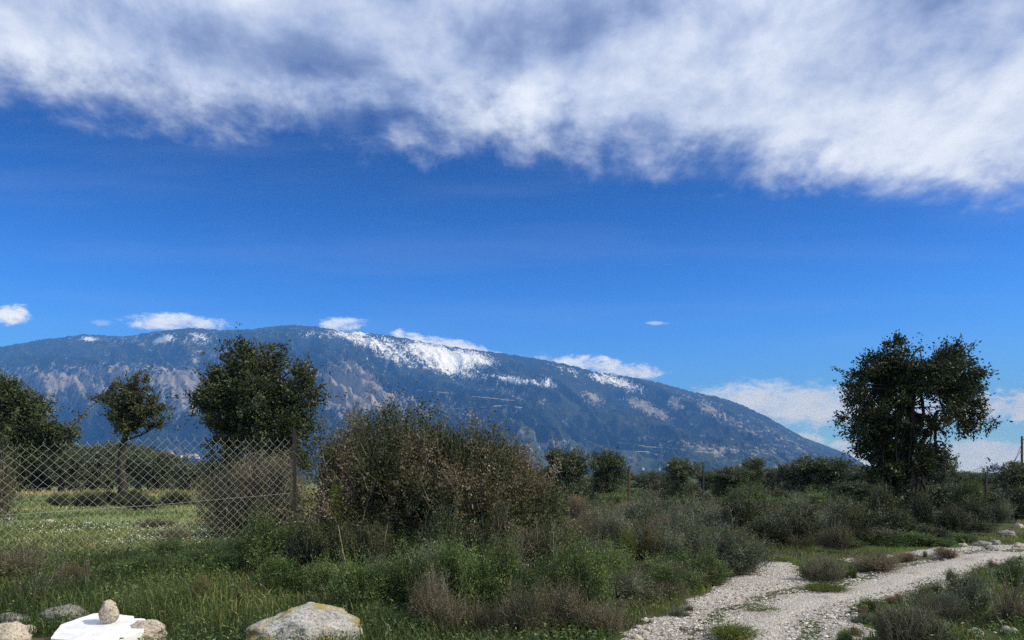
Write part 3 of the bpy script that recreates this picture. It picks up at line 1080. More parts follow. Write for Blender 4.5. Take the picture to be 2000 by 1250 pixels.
for i in range(14):     # scrub on the right skyline
    px = 1640 + i * 30 + r_.uniform(-8, 8)
    olive(px, 952 + r_.uniform(-10, 10), r_.uniform(60, 90), r_.uniform(26, 32), i, ORD[i] + ' dark bushy olive from the left in the row behind the tall tree', 'bushy olives in the row behind the tall tree')

# ------------------------------------------------------------------ shrubs
def fl(X0, D, base, rows):
    s = D / F
    out = []
    for q in rows:
        px, py, rx, ry = q[:4]
        dy = q[4] if len(q) > 4 else 0.0
        rd = q[5] if len(q) > 5 else rx * s
        out.append(((px - X0) * s, dy, EYE + (HY - py) * s - base, rx * s, rd, ry * s))
    return out


def thicket():
    # the large brown thicket in the middle: three grown-together shrubs
    D = 11.5
    X0 = 760; b = at(X0, D)
    lob = fl(X0, D, b[2], [(690, 900, 70, 75, 0.1), (680, 840, 26, 50, 0.2), (735, 850, 40, 62, 0.2), (800, 845, 46, 60, 0.0), (645, 925, 22, 42, 0.3), (700, 822, 20, 36, 0.1), (757, 806, 20, 36, 0.2), (806, 812, 22, 36, 0.1), (668, 872, 20, 38, 0.1), (760, 930, 100, 80, 0.0, 0.9), (674, 965, 44, 56, 0.2), (700, 1010, 90, 60, -0.3), (830, 930, 70, 80, -0.2), (820, 1010, 90, 70, -0.3)])
    me = make_shrub_meshes('thicket_a', 201, lob, 2300, 32, (0.042, 0.025), (M_BROWN, M_TWIG), 0.42, 0.0055, 0.14, (0.35, 0.85), (0.82, 1.8), 0.1, 0.05, cfreq=1.2, camp=2.2, spow=3.6)
    shrub('thorn_thicket', 'tall brown twiggy thicket right of the fence end post', 'shrub', me, b)
    X0 = 950; D = 11.2; b = at(X0, D)
    lob = fl(X0, D, b[2], [(880, 885, 60, 62, 0.1), (940, 895, 60, 62, 0.1), (990, 910, 50, 50, 0.2), (900, 960, 90, 80, -0.1, 0.8), (985, 980, 75, 75, -0.1), (1040, 965, 46, 56, 0.2), (940, 1040, 90, 60, -0.3), (1030, 1040, 60, 60, -0.2), (860, 850, 30, 44, 0), (915, 848, 26, 40, 0.1), (965, 858, 22, 36, 0.1), (1010, 880, 22, 34, 0.2), (1060, 1000, 40, 50, 0.1)])
    me = make_shrub_meshes('thicket_b', 202, lob, 2300, 32, (0.042, 0.025), (M_BROWN, M_TWIG), 0.42, 0.0055, 0.14, (0.35, 0.85), (0.82, 1.75), 0.1, 0.05, cfreq=1.2, camp=2.2, spow=3.6)
    shrub('thorn_thicket', 'wide rounded brown thicket in the middle, in front of the mountain', 'shrub', me, b)
    # dry brown skirt towards the track
    X0 = 1070; D = 9.6; b = at(X0, D)
    lob = fl(X0, D, b[2], [(1010, 1080, 60, 60), (1070, 1070, 60, 60), (1090, 1130, 70, 60, -0.2), (1030, 1150, 70, 60, -0.3), (1130, 1170, 60, 40, -0.2), (1080, 1190, 60, 36, -0.4)])
    me = make_shrub_meshes('thicket_c', 203, lob, 1500, 22, (0.032, 0.015), (M_BROWN, M_TWIG), 0.5, 0.0045, 0.14, (0.25, 0.75), (0.65, 1.2), 0.1, 0.04)
    shrub('dry_shrub', 'low brown dry shrub spilling from the thicket towards the track', 'shrub', me, b)
    # purple-brown bush behind the fence
    X0 = 470; D = 15.0; b = at(X0, D)
    lob = fl(X0, D, b[2], [(430, 960, 55, 50), (500, 930, 70, 60), (550, 925, 50, 56), (450, 1020, 70, 40), (530, 1000, 70, 56), (570, 970, 40, 50)])
    me = make_shrub_meshes('fence_bush', 204, lob, 1500, 16, (0.040, 0.018), (M_BROWN, M_TWIG), 0.45, 0.006, 0.14, (0.25, 0.8), (0.65, 1.2), 0.15, 0.05)
    shrub('bramble_bush', 'grey brown leafless bramble bush behind the right end of the fence', 'shrub', me, b)
    # green shrub in front of it
    X0 = 880; D = 9.0; b = at(X0, D)
    lob = fl(X0, D, b[2], [(800, 1130, 80, 60), (870, 1120, 70, 70), (920, 1170, 70, 60), (840, 1190, 80, 50, -0.3), (760, 1170, 60, 40), (700, 1150, 60, 40, 0.3)])
    me = make_shrub_meshes('green_front', 205, lob, 1500, 15, (0.040, 0.017), (M_GREEN, M_TWIGG), 0.5, 0.004, 0.12, (0.2, 0.75), (0.65, 1.2), 0.1, 0.04)
    shrub('leafy_shrub', 'leafy green shrub in front of the brown thicket, right of the lichen boulder', 'shrub', me, b)
    X0 = 640; D = 11.0; b = at(X0, D)
    lob = fl(X0, D, b[2], [(600, 1040, 60, 40), (670, 1030, 70, 45), (730, 1050, 60, 50), (600, 1090, 70, 36, -0.3), (700, 1090, 80, 40, -0.3), (560, 1075, 40, 30)])
    me = make_shrub_meshes('green_back', 206, lob, 1100, 13, (0.050, 0.018), (M_GREEN, M_TWIGG), 0.6, 0.004, 0.12, (0.05, 0.6), (0.75, 1.15), 0.2, 0.035)
    shrub('leafy_shrub', 'green weedy shrub at the foot of the fence end post', 'shrub', me, b)
    # yellow-green weed beside the post
    b = at(655, 10.6)
    lob = [(0, 0, 0.75, 0.08, 0.08, 0.75), (0.05, 0, 1.15, 0.09, 0.09, 0.16)]
    me = make_shrub_meshes('weed', 207, lob, 60, 12, (0.06, 0.02), (M_LIME, M_TWIGG), 0.95, 0.004, 0.05, (0.0, 0.4), (0.8, 1.1), 0.4, 0.02)
    shrub('tall_weed', 'yellow green weed standing up in front of the brown thicket', 'weed', me, b)


thicket()


def proto_lobes(seed, n, rad, h, flat=0.5):
    r = rng(seed)
    L = []
    for i in range(n):
        a = r.random() * 6.28; q = rad * 0.6 * r.random() ** 0.5
        rr = rad * (0.4 + 0.25 * r.random())
        L.append((q * math.cos(a), q * math.sin(a), h * (0.25 + 0.38 * r.random()), rr * (0.7 + 0.5 * r.random()), rr, h * (0.28 + 0.3 * r.random())))
    return L


M_STRAWY = leaf_mat('dry_reed', [(0.0, (0.10, 0.10, 0.035)), (0.5, (0.20, 0.17, 0.08)), (1.0, (0.34, 0.28, 0.16))], 0.25, 0.6, 0.2)
# prototypes, about 1 m across and 1 m high
PR = {
    'grey': [make_shrub_meshes('grey%d' % i, 300 + i, proto_lobes(300 + i, 7, 0.62, 1.0), 700, 17, (0.060, 0.013), (M_GREY, M_TWIG), 0.7, 0.0035, 0.10, (0.1, 0.65), (0.6, 1.6), 0.15, 0.03, 0.8) for i in range(2)],
    'green': [make_shrub_meshes('green%d' % i, 310 + i, proto_lobes(310 + i, 7, 0.62, 1.0), 620, 20, (0.042, 0.020), (M_GREEN, M_TWIGG), 0.5, 0.0035, 0.13, (0.25, 0.75), (0.6, 1.5), 0.1, 0.04) for i in range(2)],
    'dark': [make_shrub_meshes('dark%d' % i, 320 + i, proto_lobes(320 + i, 8, 0.62, 1.0), 650, 20, (0.045, 0.022), (M_OAK, M_TWIG), 0.5, 0.004, 0.13, (0.3, 0.8), (0.6, 1.5), 0.1, 0.04) for i in range(2)],
    'brown': [make_shrub_meshes('brown%d' % i, 330 + i, proto_lobes(330 + i, 7, 0.62, 1.0), 620, 16, (0.034, 0.014), (M_BROWN, M_TWIG), 0.6, 0.0035, 0.13, (0.15, 0.7), (0.6, 1.6), 0.15, 0.035) for i in range(2)],
    'dry': [make_shrub_meshes('dry%d' % i, 340 + i, proto_lobes(340 + i, 5, 0.6, 1.0), 420, 9, (0.045, 0.010), (M_DRY, M_TWIG), 0.9, 0.0035, 0.06, (0.0, 0.35), (0.75, 1.2), 0.4, 0.02, 0.9) for i in range(2)],
    'reed': [make_shrub_meshes('reed%d' % i, 370 + i, proto_lobes(370 + i, 6, 0.6, 1.0), 420, 8, (0.13, 0.008), ((M_LIME, M_STRAWY)[i], M_TWIGG), 0.95, 0.003, 0.05, (0.0, 0.35), (0.6, 1.3), 0.2, 0.015, 1.6, K=4) for i in range(2)],
    'yellow': [make_shrub_meshes('yellow%d' % i, 360 + i, proto_lobes(360 + i, 7, 0.62, 1.0), 420, 15, (0.045, 0.026), (M_PEAR, M_TWIG), 0.5, 0.004, 0.13, (0.3, 0.8), (0.6, 1.5), 0.1, 0.04) for i in range(2)],
    'cushion': [make_shrub_meshes('cushion%d' % i, 350 + i, proto_lobes(350 + i, 9, 0.6, 1.0), 1500, 11, (0.030, 0.008), (M_CUSH, M_TWIG), 0.55, 0.003, 0.08, (0.15, 0.7), (0.85, 1.08), 0.35, 0.012, 1.1, K=4) for i in range(2)],
}
_cnt = [0]


def plant(kind_, name, label, px, basey, toppy, wpx, group=None, D=None, rot=None, depth=1.0):
    """a shrub whose foot shows at (px, basey) and whose top reaches toppy"""
    if D is None:
        D = EYE * F / (basey - HY)
        for _ in range(4):
            D = (EYE - gz((px - 1000) / F * D, D)) * F / (basey - HY)
    b = at(px, D)
    h = EYE + (HY - toppy) / F * D - b[2]
    w = wpx / F * D
    _cnt[0] += 1
    v = PR[kind_][_cnt[0] % 2]
    return shrub(name, label, 'grass clump' if kind_ == 'reed' else 'shrub', v, (b[0], b[1], b[2] - 0.02), (_cnt[0] * 2.4) % 6.28 if rot is None else rot, (w / 1.35, w / 1.35 * depth, h / 1.02), group)


# singled-out shrubs
plant('cushion', 'cushion_shrub', 'dense dark cushion shrub in the fork of the gravel track', 1605, 1138, 1078, 112)
plant('cushion', 'cushion_shrub', 'large dark cushion shrub at the bottom edge right of the track', 1765, 1262, 1168, 215)
plant('cushion', 'cushion_shrub', 'brownish cushion shrub behind the one at the bottom edge', 1840, 1215, 1150, 120)
plant('grey', 'sage_shrub', 'grey green shrub right of the track near the bottom right corner', 1890, 1205, 1128, 110)
plant('green', 'leafy_shrub', 'green shrub at the right edge beside the track', 1985, 1150, 1092, 80)
plant('dark', 'dark_shrub', 'small dark green shrub on the right verge of the track', 1880, 1165, 1120, 70)
plant('brown', 'dry_shrub', 'thin brown shrub at the bottom right corner', 1975, 1225, 1150, 90)
plant('dry', 'dry_shrub', 'dry grey brown tuft on the strip between the two gravel bands', 1760, 1098, 1072, 80)
plant('brown', 'dry_shrub', 'flat brown dry scrub right of the cushion shrub in the fork', 1700, 1115, 1070, 110)
plant('dry', 'dry_shrub', 'dry tuft on the verge left of the rubble stones', 1850, 1092, 1066, 70)
plant('dark', 'dark_shrub', 'dark round shrub right of the foot of the tall tree', 1845, 1044, 990, 80)
plant('dark', 'dark_shrub', 'dark shrub left of the rubble stones at right', 1905, 1030, 968, 90)
plant('dark', 'dark_shrub', 'dark green shrub at the right edge above the rubble stones', 1985, 1022, 950, 100)
plant('grey', 'sage_shrub', 'grey shrub between the two dark shrubs at right', 1945, 1026, 975, 70)
plant('green', 'leafy_shrub', 'pale leafy sapling right of the tall tree', 1890, 1000, 930, 70, D=24)
plant('dark', 'dark_shrub', 'dark shrub at the foot of the tall tree on its left', 1715, 1045, 950, 95)
plant('dark', 'dark_shrub', 'dark shrub at the foot of the tall tree on its right', 1805, 1038, 965, 60)
plant('brown', 'dry_shrub', 'low brown leafless shrub at the left edge by the fence', 35, 1135, 1050, 150)
plant('dry', 'dry_shrub', 'dry brown thistle clump in the grass left of the slab', 150, 1140, 1092, 70)
plant('yellow', 'leafy_shrub', 'yellowing bush at the left edge behind the fence', -15, 1010, 862, 90, D=14.0)
plant('brown', 'dry_shrub', 'small reddish shrub behind the fence in the field', 350, 1062, 1022, 60)
plant('brown', 'dry_shrub', 'flat brown scrub patch in the field left of the bramble bush', 300, 1032, 1006, 110)
plant('green', 'leafy_shrub', 'low green clump at the foot of the fence', 330, 1090, 1050, 80)
plant('green', 'leafy_shrub', 'dark green clump at the foot of the fence near its right end', 480, 1095, 1040, 120)

# the bank of scrub between the thicket and the track, row by row
r_ = rng(77)
bank = [
    # kind, px0, px1, step, base0, base1, height px, width, label
    ('dark', 1080, 1700, 46, 975, 985, 26, 90, 'dark_shrub', 'dark shrub in the far row of the scrub bank'),
    ('green', 1100, 1720, 62, 1000, 1010, 36, 100, 'leafy_shrub', 'green shrub in the upper middle of the scrub bank left of the track'),
    ('dry', 1090, 1560, 60, 1015, 1028, 38, 80, 'dry_shrub', 'straw brown shrub in the upper middle of the scrub bank left of the track'),
    ('grey', 1150, 1700, 52, 1045, 1050, 52, 105, 'sage_shrub', 'grey green shrub in the middle of the scrub bank left of the track'),
    ('dark', 1420, 1720, 50, 1058, 1075, 70, 100, 'dark_shrub', 'dark shrub at the head of the track fork'),
    ('brown', 1110, 1480, 58, 1075, 1085, 62, 100, 'dry_shrub', 'brown shrub in the middle of the scrub bank left of the track'),
    ('grey', 1130, 1480, 54, 1110, 1118, 72, 110, 'sage_shrub', 'grey green shrub in the lower scrub bank left of the track'),
    ('green', 1110, 1470, 66, 1138, 1140, 74, 105, 'leafy_shrub', 'green shrub on the scrub bank edge beside the track'),
    ('brown', 1150, 1470, 72, 1150, 1140, 60, 95, 'dry_shrub', 'brown shrub on the scrub bank edge beside the track'),
    ('grey', 1130, 1260, 60, 1185, 1165, 62, 100, 'sage_shrub', 'grey green shrub at the scrub bank bottom corner'),
    ('green', 1180, 1490, 40, 1172, 1140, 50, 80, 'leafy_shrub', 'low green shrub hanging over the left edge of the gravel track'),
    ('brown', 1200, 1490, 44, 1190, 1146, 40, 80, 'dry_shrub', 'low brown shrub hanging over the left edge of the gravel track'),
    ('reed', 1100, 1480, 60, 1060, 1080, 60, 70, 'reed_clump', 'tall grass clump standing between the shrubs of the scrub bank'),
    ('reed', 1120, 1460, 64, 1105, 1120, 66, 70, 'reed_clump', 'tall grass clump in the lower scrub bank left of the track'),
    ('reed', 560, 800, 44, 1120, 1130, 80, 80, 'reed_clump', 'tall grass clump between the lichen boulder and the thicket'),
    ('green', 560, 960, 52, 1165, 1175, 64, 90, 'leafy_shrub', 'low leafy weed clump behind the lichen boulder'),
    ('grey', 1480, 1720, 50, 1062, 1066, 44, 90, 'sage_shrub', 'grey green shrub in the scrub in front of the tall tree'),
    ('dark', 1640, 1900, 52, 1054, 1050, 40, 85, 'dark_shrub', 'low dark shrub on the bank under the tall tree'),
    ('green', 1660, 1900, 56, 1070, 1062, 22, 80, 'leafy_shrub', 'low green shrub on the verge under the tall tree'),
    ('brown', 1000, 1160, 36, 1120, 1130, 84, 100, 'dry_shrub', 'brown shrub where the thicket runs out towards the track'),
    ('green', 990, 1180, 46, 1160, 1165, 70, 90, 'leafy_shrub', 'green shrub in front of the dry end of the thicket'),
    ('brown', 700, 1000, 56, 1080, 1100, 90, 100, 'dry_shrub', 'brown shrub at the foot of the thicket'),
    ('dark', 130, 360, 34, 990, 990, 20, 60, 'dark_shrub', 'low dark shrub in the strip under the bare-trunked tree'),
    ('green', 520, 960, 46, 1125, 1135, 84, 95, 'leafy_shrub', 'leafy weed clump between the fence end and the track'),
    ('dark', 620, 1000, 58, 1150, 1160, 106, 100, 'dark_shrub', 'dark green weed clump below the thicket'),
    ('green', 700, 1180, 48, 1200, 1215, 104, 105, 'leafy_shrub', 'green weed clump along the bottom right of the boulder'),
    ('grey', 740, 1120, 74, 1185, 1190, 96, 100, 'sage_shrub', 'grey green weed clump below the thicket'),
    ('brown', 820, 1200, 64, 1240, 1238, 92, 100, 'dry_shrub', 'brown weed clump at the bottom edge left of the track'),
    ('green', 250, 520, 60, 1115, 1120, 36, 90, 'leafy_shrub', 'low green weed clump in the grass before the fence'),
    ('reed', 330, 560, 70, 1180, 1180, 44, 60, 'reed_clump', 'tall grass tuft between the slab and the boulder'),
    ('brown', 1560, 1760, 74, 1075, 1078, 46, 80, 'dry_shrub', 'brown shrub behind the cushion shrub in the fork'),
    ]
for kd, p0, p1, st, b0, b1, hh, ww, nm, lab in bank:
    num = 0
    cand = np.arange(p0, p1, st * 0.8)
    cand = np.sort(cand + r_.uniform(-16, 16, len(cand)))
    for px in cand:
        f_ = (px - p0) / (p1 - p0)
        by = b0 + (b1 - b0) * f_ + r_.uniform(-7, 7)
        pxx = px
        D_ = EYE * F / (by - HY); x_ = (pxx - 1000) / F * D_
        if track_sd(np.array([x_]), np.array([D_]))[0] > -0.16:
            continue
        sc = r_.uniform(0.65, 1.35)
        lab2 = ORD[num] + ' from the left: ' + lab.replace(' left of the track', '').replace('hanging over the left edge of the gravel track', 'over the left track edge')
        assert len(lab2.split()) <= 16, lab2
        num += 1
        plant(kd, nm, lab2, pxx, by, by - hh * 1.2 * sc, ww * r_.uniform(0.85, 1.35), lab)

# weeds that creep in from the verges of the track
r_ = rng(88)
side_n = {}
for k in range(60):
    t_ = r_.uniform(0.25, 0.88)
    i_ = t_ * (len(MAIN) - 1); i0 = int(i_); p_ = MAIN[i0] * (1 - i_ + i0) + MAIN[i0 + 1] * (i_ - i0)
    tn = MAIN[i0 + 1] - MAIN[i0]; tn = tn / np.hypot(*tn)
    sd = 1 if r_.random() < 0.5 else -1
    q_ = p_ + np.array([-tn[1], tn[0]]) * sd * (np.interp(i_, range(len(MAINW)), MAINW) + r_.uniform(-0.18, 0.12))
    x_, y_ = float(q_[0]), float(q_[1])
    if y_ < 6.9 or abs(x_ / y_) > 0.7 or not (-0.35 < track_sd(np.array([x_]), np.array([y_]))[0] < 0.22):
        continue
    kd = ('green', 'dry', 'reed', 'brown', 'grey')[int(r_.integers(0, 5))]
    key = 'left' if sd > 0 else 'right'
    side_n.setdefault(key, []).append((y_, x_, kd, r_.uniform(0.12, 0.30), r_.uniform(0.10, 0.22)))
for key, L_ in side_n.items():
    for n_, (y_, x_, kd, w_, h_) in enumerate(sorted(L_)):
        me_ = PR[kd][n_ % 2]
        shrub('verge_weed', ORD[n_] + ' nearest of the small weeds creeping in on the %s edge of the track' % key, 'weed', me_, (x_, y_, gz(x_, y_) - 0.01), n_ * 1.7, (w_ / 1.2, w_ / 1.2, h_), 'small weeds on the %s edge of the track' % key)

# ------------------------------------------------------------------ stones
def ico(sub):
    bm = bmesh.new()
    bmesh.ops.create_icosphere(bm, subdivisions=sub, radius=1.0)
    v = np.array([q.co[:] for q in bm.verts])
    f = np.array([[w.index for w in p.verts] for p in bm.faces])
    bm.free()
    return v, f


def rock_mat(name, dark, mid, light, lichen=None, scale=6.0):
    m, g, out = mat(name)
    p = g.n('ShaderNodeTexCoord').outputs['Object']
    n = g.noise(p, scale, 10, 0.68)
    n2 = g.noise(p, scale * 4, 8, 0.7)
    pits = g.noise(p, scale * 9, 4, 0.7)
    c = g.ramp(g.add(g.mul(n, 0.55), g.mul(n2, 0.45)), [(0.33, dark), (0.48, mid), (0.66, light)])
    c = g.mix(g.mul(g.ss(0.53, 0.63, pits), 0.85), c, (0.07, 0.065, 0.058))
    if lichen:
        lx = g.noise(g.vadd(p, (3.1, 0.4, 1.7)), 3.4, 7, 0.7)
        c = g.mix(g.mul(g.ss(0.49, 0.58, lx), g.ss(0.38, 0.52, n2), 0.95), c, lichen)
    h = g.add(g.mul(n, 0.5), g.mul(n2, 0.35), g.mul(pits, -0.2))
    principled(g, out, c, 0.92, 0.15, g.bump(h, 0.9, 0.05))
    return m


M_ROCK = rock_mat('limestone', (0.16, 0.145, 0.125), (0.42, 0.40, 0.36), (0.66, 0.64, 0.60), (0.36, 0.27, 0.05))
M_ROCKG = rock_mat('grey_stone', (0.10, 0.095, 0.085), (0.27, 0.255, 0.225), (0.46, 0.44, 0.40), (0.20, 0.22, 0.09))
M_ROCKB = rock_mat('beige_stone', (0.30, 0.24, 0.17), (0.52, 0.44, 0.34), (0.68, 0.61, 0.51), None, 5.0)
def marble():
    m, g, out = mat('white_marble')
    p = g.n('ShaderNodeTexCoord').outputs['Object']
    n = g.noise(p, 5.0, 8, 0.65, 0.8)
    d_ = g.noise(p, 2.2, 6, 0.7)
    c = g.ramp(n, [(0.35, (0.66, 0.66, 0.67)), (0.55, (0.80, 0.80, 0.80))])
    c = g.mix(g.mul(g.ss(0.55, 0.72, d_), 0.35), c, (0.42, 0.37, 0.29))
    principled(g, out, c, 0.7, 0.3, g.bump(g.noise(p, 22.0, 6, 0.7), 0.35, 0.02))
    return m


M_MARBLE = marble()


def rock(name, label, px, basey, w, h, d, m, seed, sub=4, sink=0.25, squash=1.0, rot=None, group=None, z=None, D=None, cat='stone', rough=0.5, loc=None):
    """w,h,d in metres (full size); its foot shows at (px, basey)"""
    v, f = ico(sub)
    s = seed * 3.7
    n1 = fbm(v[:, 0] * 1.3 + s, v[:, 1] * 1.3, v[:, 2] * 1.3 + 5, oct=3, seed=seed)
    n2 = fbm(v[:, 0] * 4 + s, v[:, 1] * 4, v[:, 2] * 4 + 5, oct=4, rough=0.6, seed=seed + 9)
    n3 = fbm(v[:, 0] * 11 + s, v[:, 1] * 11, v[:, 2] * 11, oct=4, rough=0.65, seed=seed + 19)
    v = v * (1 + rough * (n1 - 0.5) * 1.5 + rough * 0.5 * (n2 - 0.5) - rough * 0.16 * np.abs(n3 - 0.5) * 2)[:, None]
    r = rng(seed)
    for i in range(5):                     # chop a few facets
        nrm = unit(r.normal(size=3)); lim = 0.72 + 0.2 * r.random()
        dd = v @ nrm
        v = v - np.clip(dd - lim, 0, None)[:, None] * nrm * 0.85
    v = v * np.array([w, d, h]) * 0.5
    v[:, 2] += h * (0.5 - sink)
    if loc is None:
        if D is None:
            D = EYE * F / (basey - HY)
            D = (EYE - gz((px - 1000) / F * D, D)) * F / (basey - HY)
        b = list(at(px, D))
    else:
        b = list(loc)
    if z is not None:
        b[2] = z
    o = obj(name, mesh_np(name, v, f, [m], smooth=True), None, b, 0.0 if rot is None else rot)
    return tag(o, label, cat, group)


EXCL = []   # (x, y, radius) kept free of grass


def stones():
    rock('boulder', 'big pale limestone boulder with yellow lichen at the bottom edge', 600, 1252, 1.12, 0.70, 0.85, M_ROCK, 3, 6, 0.52, rot=0.1, cat='boulder', rough=0.55)
    for q in bpy.data.objects['boulder'].data.vertices:      # higher towards its right end
        q.co.z *= 0.66 + 0.42 * float(sm(-0.6, 0.15, q.co.x))
    bpy.data.objects['boulder'].data.update()
    EXCL.append((-2.0, 7.15, 0.42)); EXCL.append((-2.3, 6.9, 0.25)); EXCL.append((-1.8, 6.9, 0.25))
    rock('stone', 'small pale stone in the grass right of the lichen boulder', 752, 1238, 0.14, 0.12, 0.12, M_ROCKB, 5, 3)
    rock('stone', 'flat grey mossy stone behind the white slab', 118, 1216, 0.56, 0.26, 0.4, M_ROCKG, 6, 4)
    rock('stone', 'beige rounded stone against the right side of the white slab', 288, 1252, 0.36, 0.26, 0.4, M_ROCKB, 8, 4)
    rock('stone', 'pinkish white stone in the bottom left corner', 12, 1262, 0.46, 0.27, 0.4, M_ROCKB, 9, 4)
    rock('stone', 'small round cream stone between the corner stone and the slab', 55, 1240, 0.17, 0.14, 0.15, M_ROCKB, 10, 3, 0.2, rough=0.2)
    rock('stone', 'mossy grey stone at the left edge above the corner stone', 25, 1222, 0.40, 0.17, 0.3, M_ROCKG, 12, 4)
    # white slab: irregular plate lying tilted towards the viewer
    c = at(210, 7.25)
    out = np.array([(-0.43, -0.07), (-0.33, 0.27), (-0.22, 0.33), (0.0, 0.27), (0.12, 0.26), (0.15, 0.19), (0.28, 0.20), (0.44, -0.10), (0.36, -0.40), (0.05, -0.46), (-0.27, -0.44)])
    n = len(out)
    t = np.linspace(0, n, 96, endpoint=False)
    P = np.stack([np.interp(t, np.arange(n + 1), np.append(out[:, i], out[0, i])) for i in (0, 1)], -1)
    a = np.arctan2(P[:, 1], P[:, 0])
    P = P * (1 + 0.03 * (fbm(np.cos(a) * 6 + 3, np.sin(a) * 6, oct=3, seed=2)[:, None] - 0.5))
    rings = []
    for k, zz in ((0.0, 0.11), (0.35, 0.112), (0.7, 0.11), (0.95, 0.108), (0.992, 0.107), (1.0, 0.100), (1.005, 0.03), (0.97, -0.03), (0.9, -0.06)):
        q = P * max(k, 0.001)
        z_ = zz + (fbm(q[:, 0] * 9, q[:, 1] * 9, oct=3, seed=5) - 0.5) * (0.006 if zz > 0.1 else 0.03)
        rings.append(np.stack([q[:, 0], q[:, 1], z_], -1))
    V = np.concatenate(rings)
    i = np.arange(len(rings) * 96).reshape(len(rings), 96)
    j = np.roll(i, -1, 1)
    Fc = np.stack([i[:-1], j[:-1], j[1:], i[1:]], -1).reshape(-1, 4)[:, ::-1]
    o = obj('marble_slab', mesh_np('marble_slab', V, Fc, [M_MARBLE], smooth=False), None, (c[0], c[1], c[2] + 0.06))
    o.rotation_euler = (R(8), R(2), R(-4))
    tag(o, 'broken white marble slab lying in the grass near the bottom left corner', 'slab')
    EXCL.append((c[0], c[1] - 0.1, 0.62)); EXCL.append((c[0] - 0.35, c[1] - 0.4, 0.45)); EXCL.append((c[0] + 0.3, c[1] - 0.45, 0.5)); EXCL.append((c[0], c[1] - 0.7, 0.5))
    e = rock('egg_stone', 'egg-shaped beige stone standing upright on the white marble slab', 0, 0, 0.19, 0.25, 0.18, M_ROCKB, 14, 4, 0.0, rough=0.30, loc=(c[0] + 0.015, c[1] + 0.0, c[2] + 0.158))
    v = e.data.vertices
    for q in v:                            # narrower towards the top, flat foot
        t_ = q.co.z / 0.25
        k = 1.08 - 0.42 * max(0.0, t_) ** 1.6
        q.co.x *= k; q.co.y *= k
        q.co.z = max(q.co.z, 0.012)
    EXCL.append((c[0] - 0.75, c[1] - 0.2, 0.3)); EXCL.append((c[0] - 1.1, c[1] - 0.2, 0.3))
    labs = ['pale stone at the left edge of the track nearest the bottom edge', 'small white stone on the left edge of the track above the bottom edge stone',
            'flat pinkish stone beside the left edge of the track', 'grey stone half buried in scrub at the left track edge', 'cream stone lying at the head of the fork',
            'small pale stone at the left corner of the fork head']
    for k, (px, py, w) in enumerate([(1243, 1250, 0.11), (1246, 1228, 0.08), (1262, 1240, 0.09), (1275, 1216, 0.10), (1547, 1108, 0.08), (1487, 1128, 0.09)]):
        rock('stone', labs[k], px, py, w, w * 0.6, w * 0.8, M_ROCK if k % 2 else M_ROCKB, 40 + k, 3)
    labs = ['largest pale rubble stone on the right verge', 'rubble stone at the right edge of the verge', 'upper rubble stone near the dark shrub at right', 'small rubble stone left of the largest one',
            'low rubble stone below the largest one', 'flat rubble stone at the right edge under the shrub', 'rubble stone between the two biggest on the right verge']
    for k, (px, py, w) in enumerate([(1918, 1058, 0.40), (1992, 1058, 0.26), (1965, 1042, 0.38), (1880, 1056, 0.22), (1935, 1068, 0.26), (1988, 1034, 0.30), (1945, 1052, 0.24)]):
        rock('stone', labs[k], px, py, w, w * 0.6, w * 0.8, M_ROCKG if k % 2 == 0 else M_ROCKB, 60 + k, 4, 0.35, rough=0.7)
    rock('stone', 'rough white stone in the bottom right corner', 1972, 1242, 0.18, 0.13, 0.15, M_ROCK, 80, 3)
    rock('stone', 'pale stone among the herbs right of the bottom cushion shrub', 1905, 1240, 0.15, 0.10, 0.12, M_ROCK, 81, 3)
    rock('stone', 'white stone lying in the field behind the fence', 98, 1018, 0.30, 0.16, 0.24, M_ROCK, 82, 3)
    rock('stone', 'small white stone in the field at the left edge', 15, 1018, 0.26, 0.13, 0.2, M_ROCK, 83, 3)


stones()


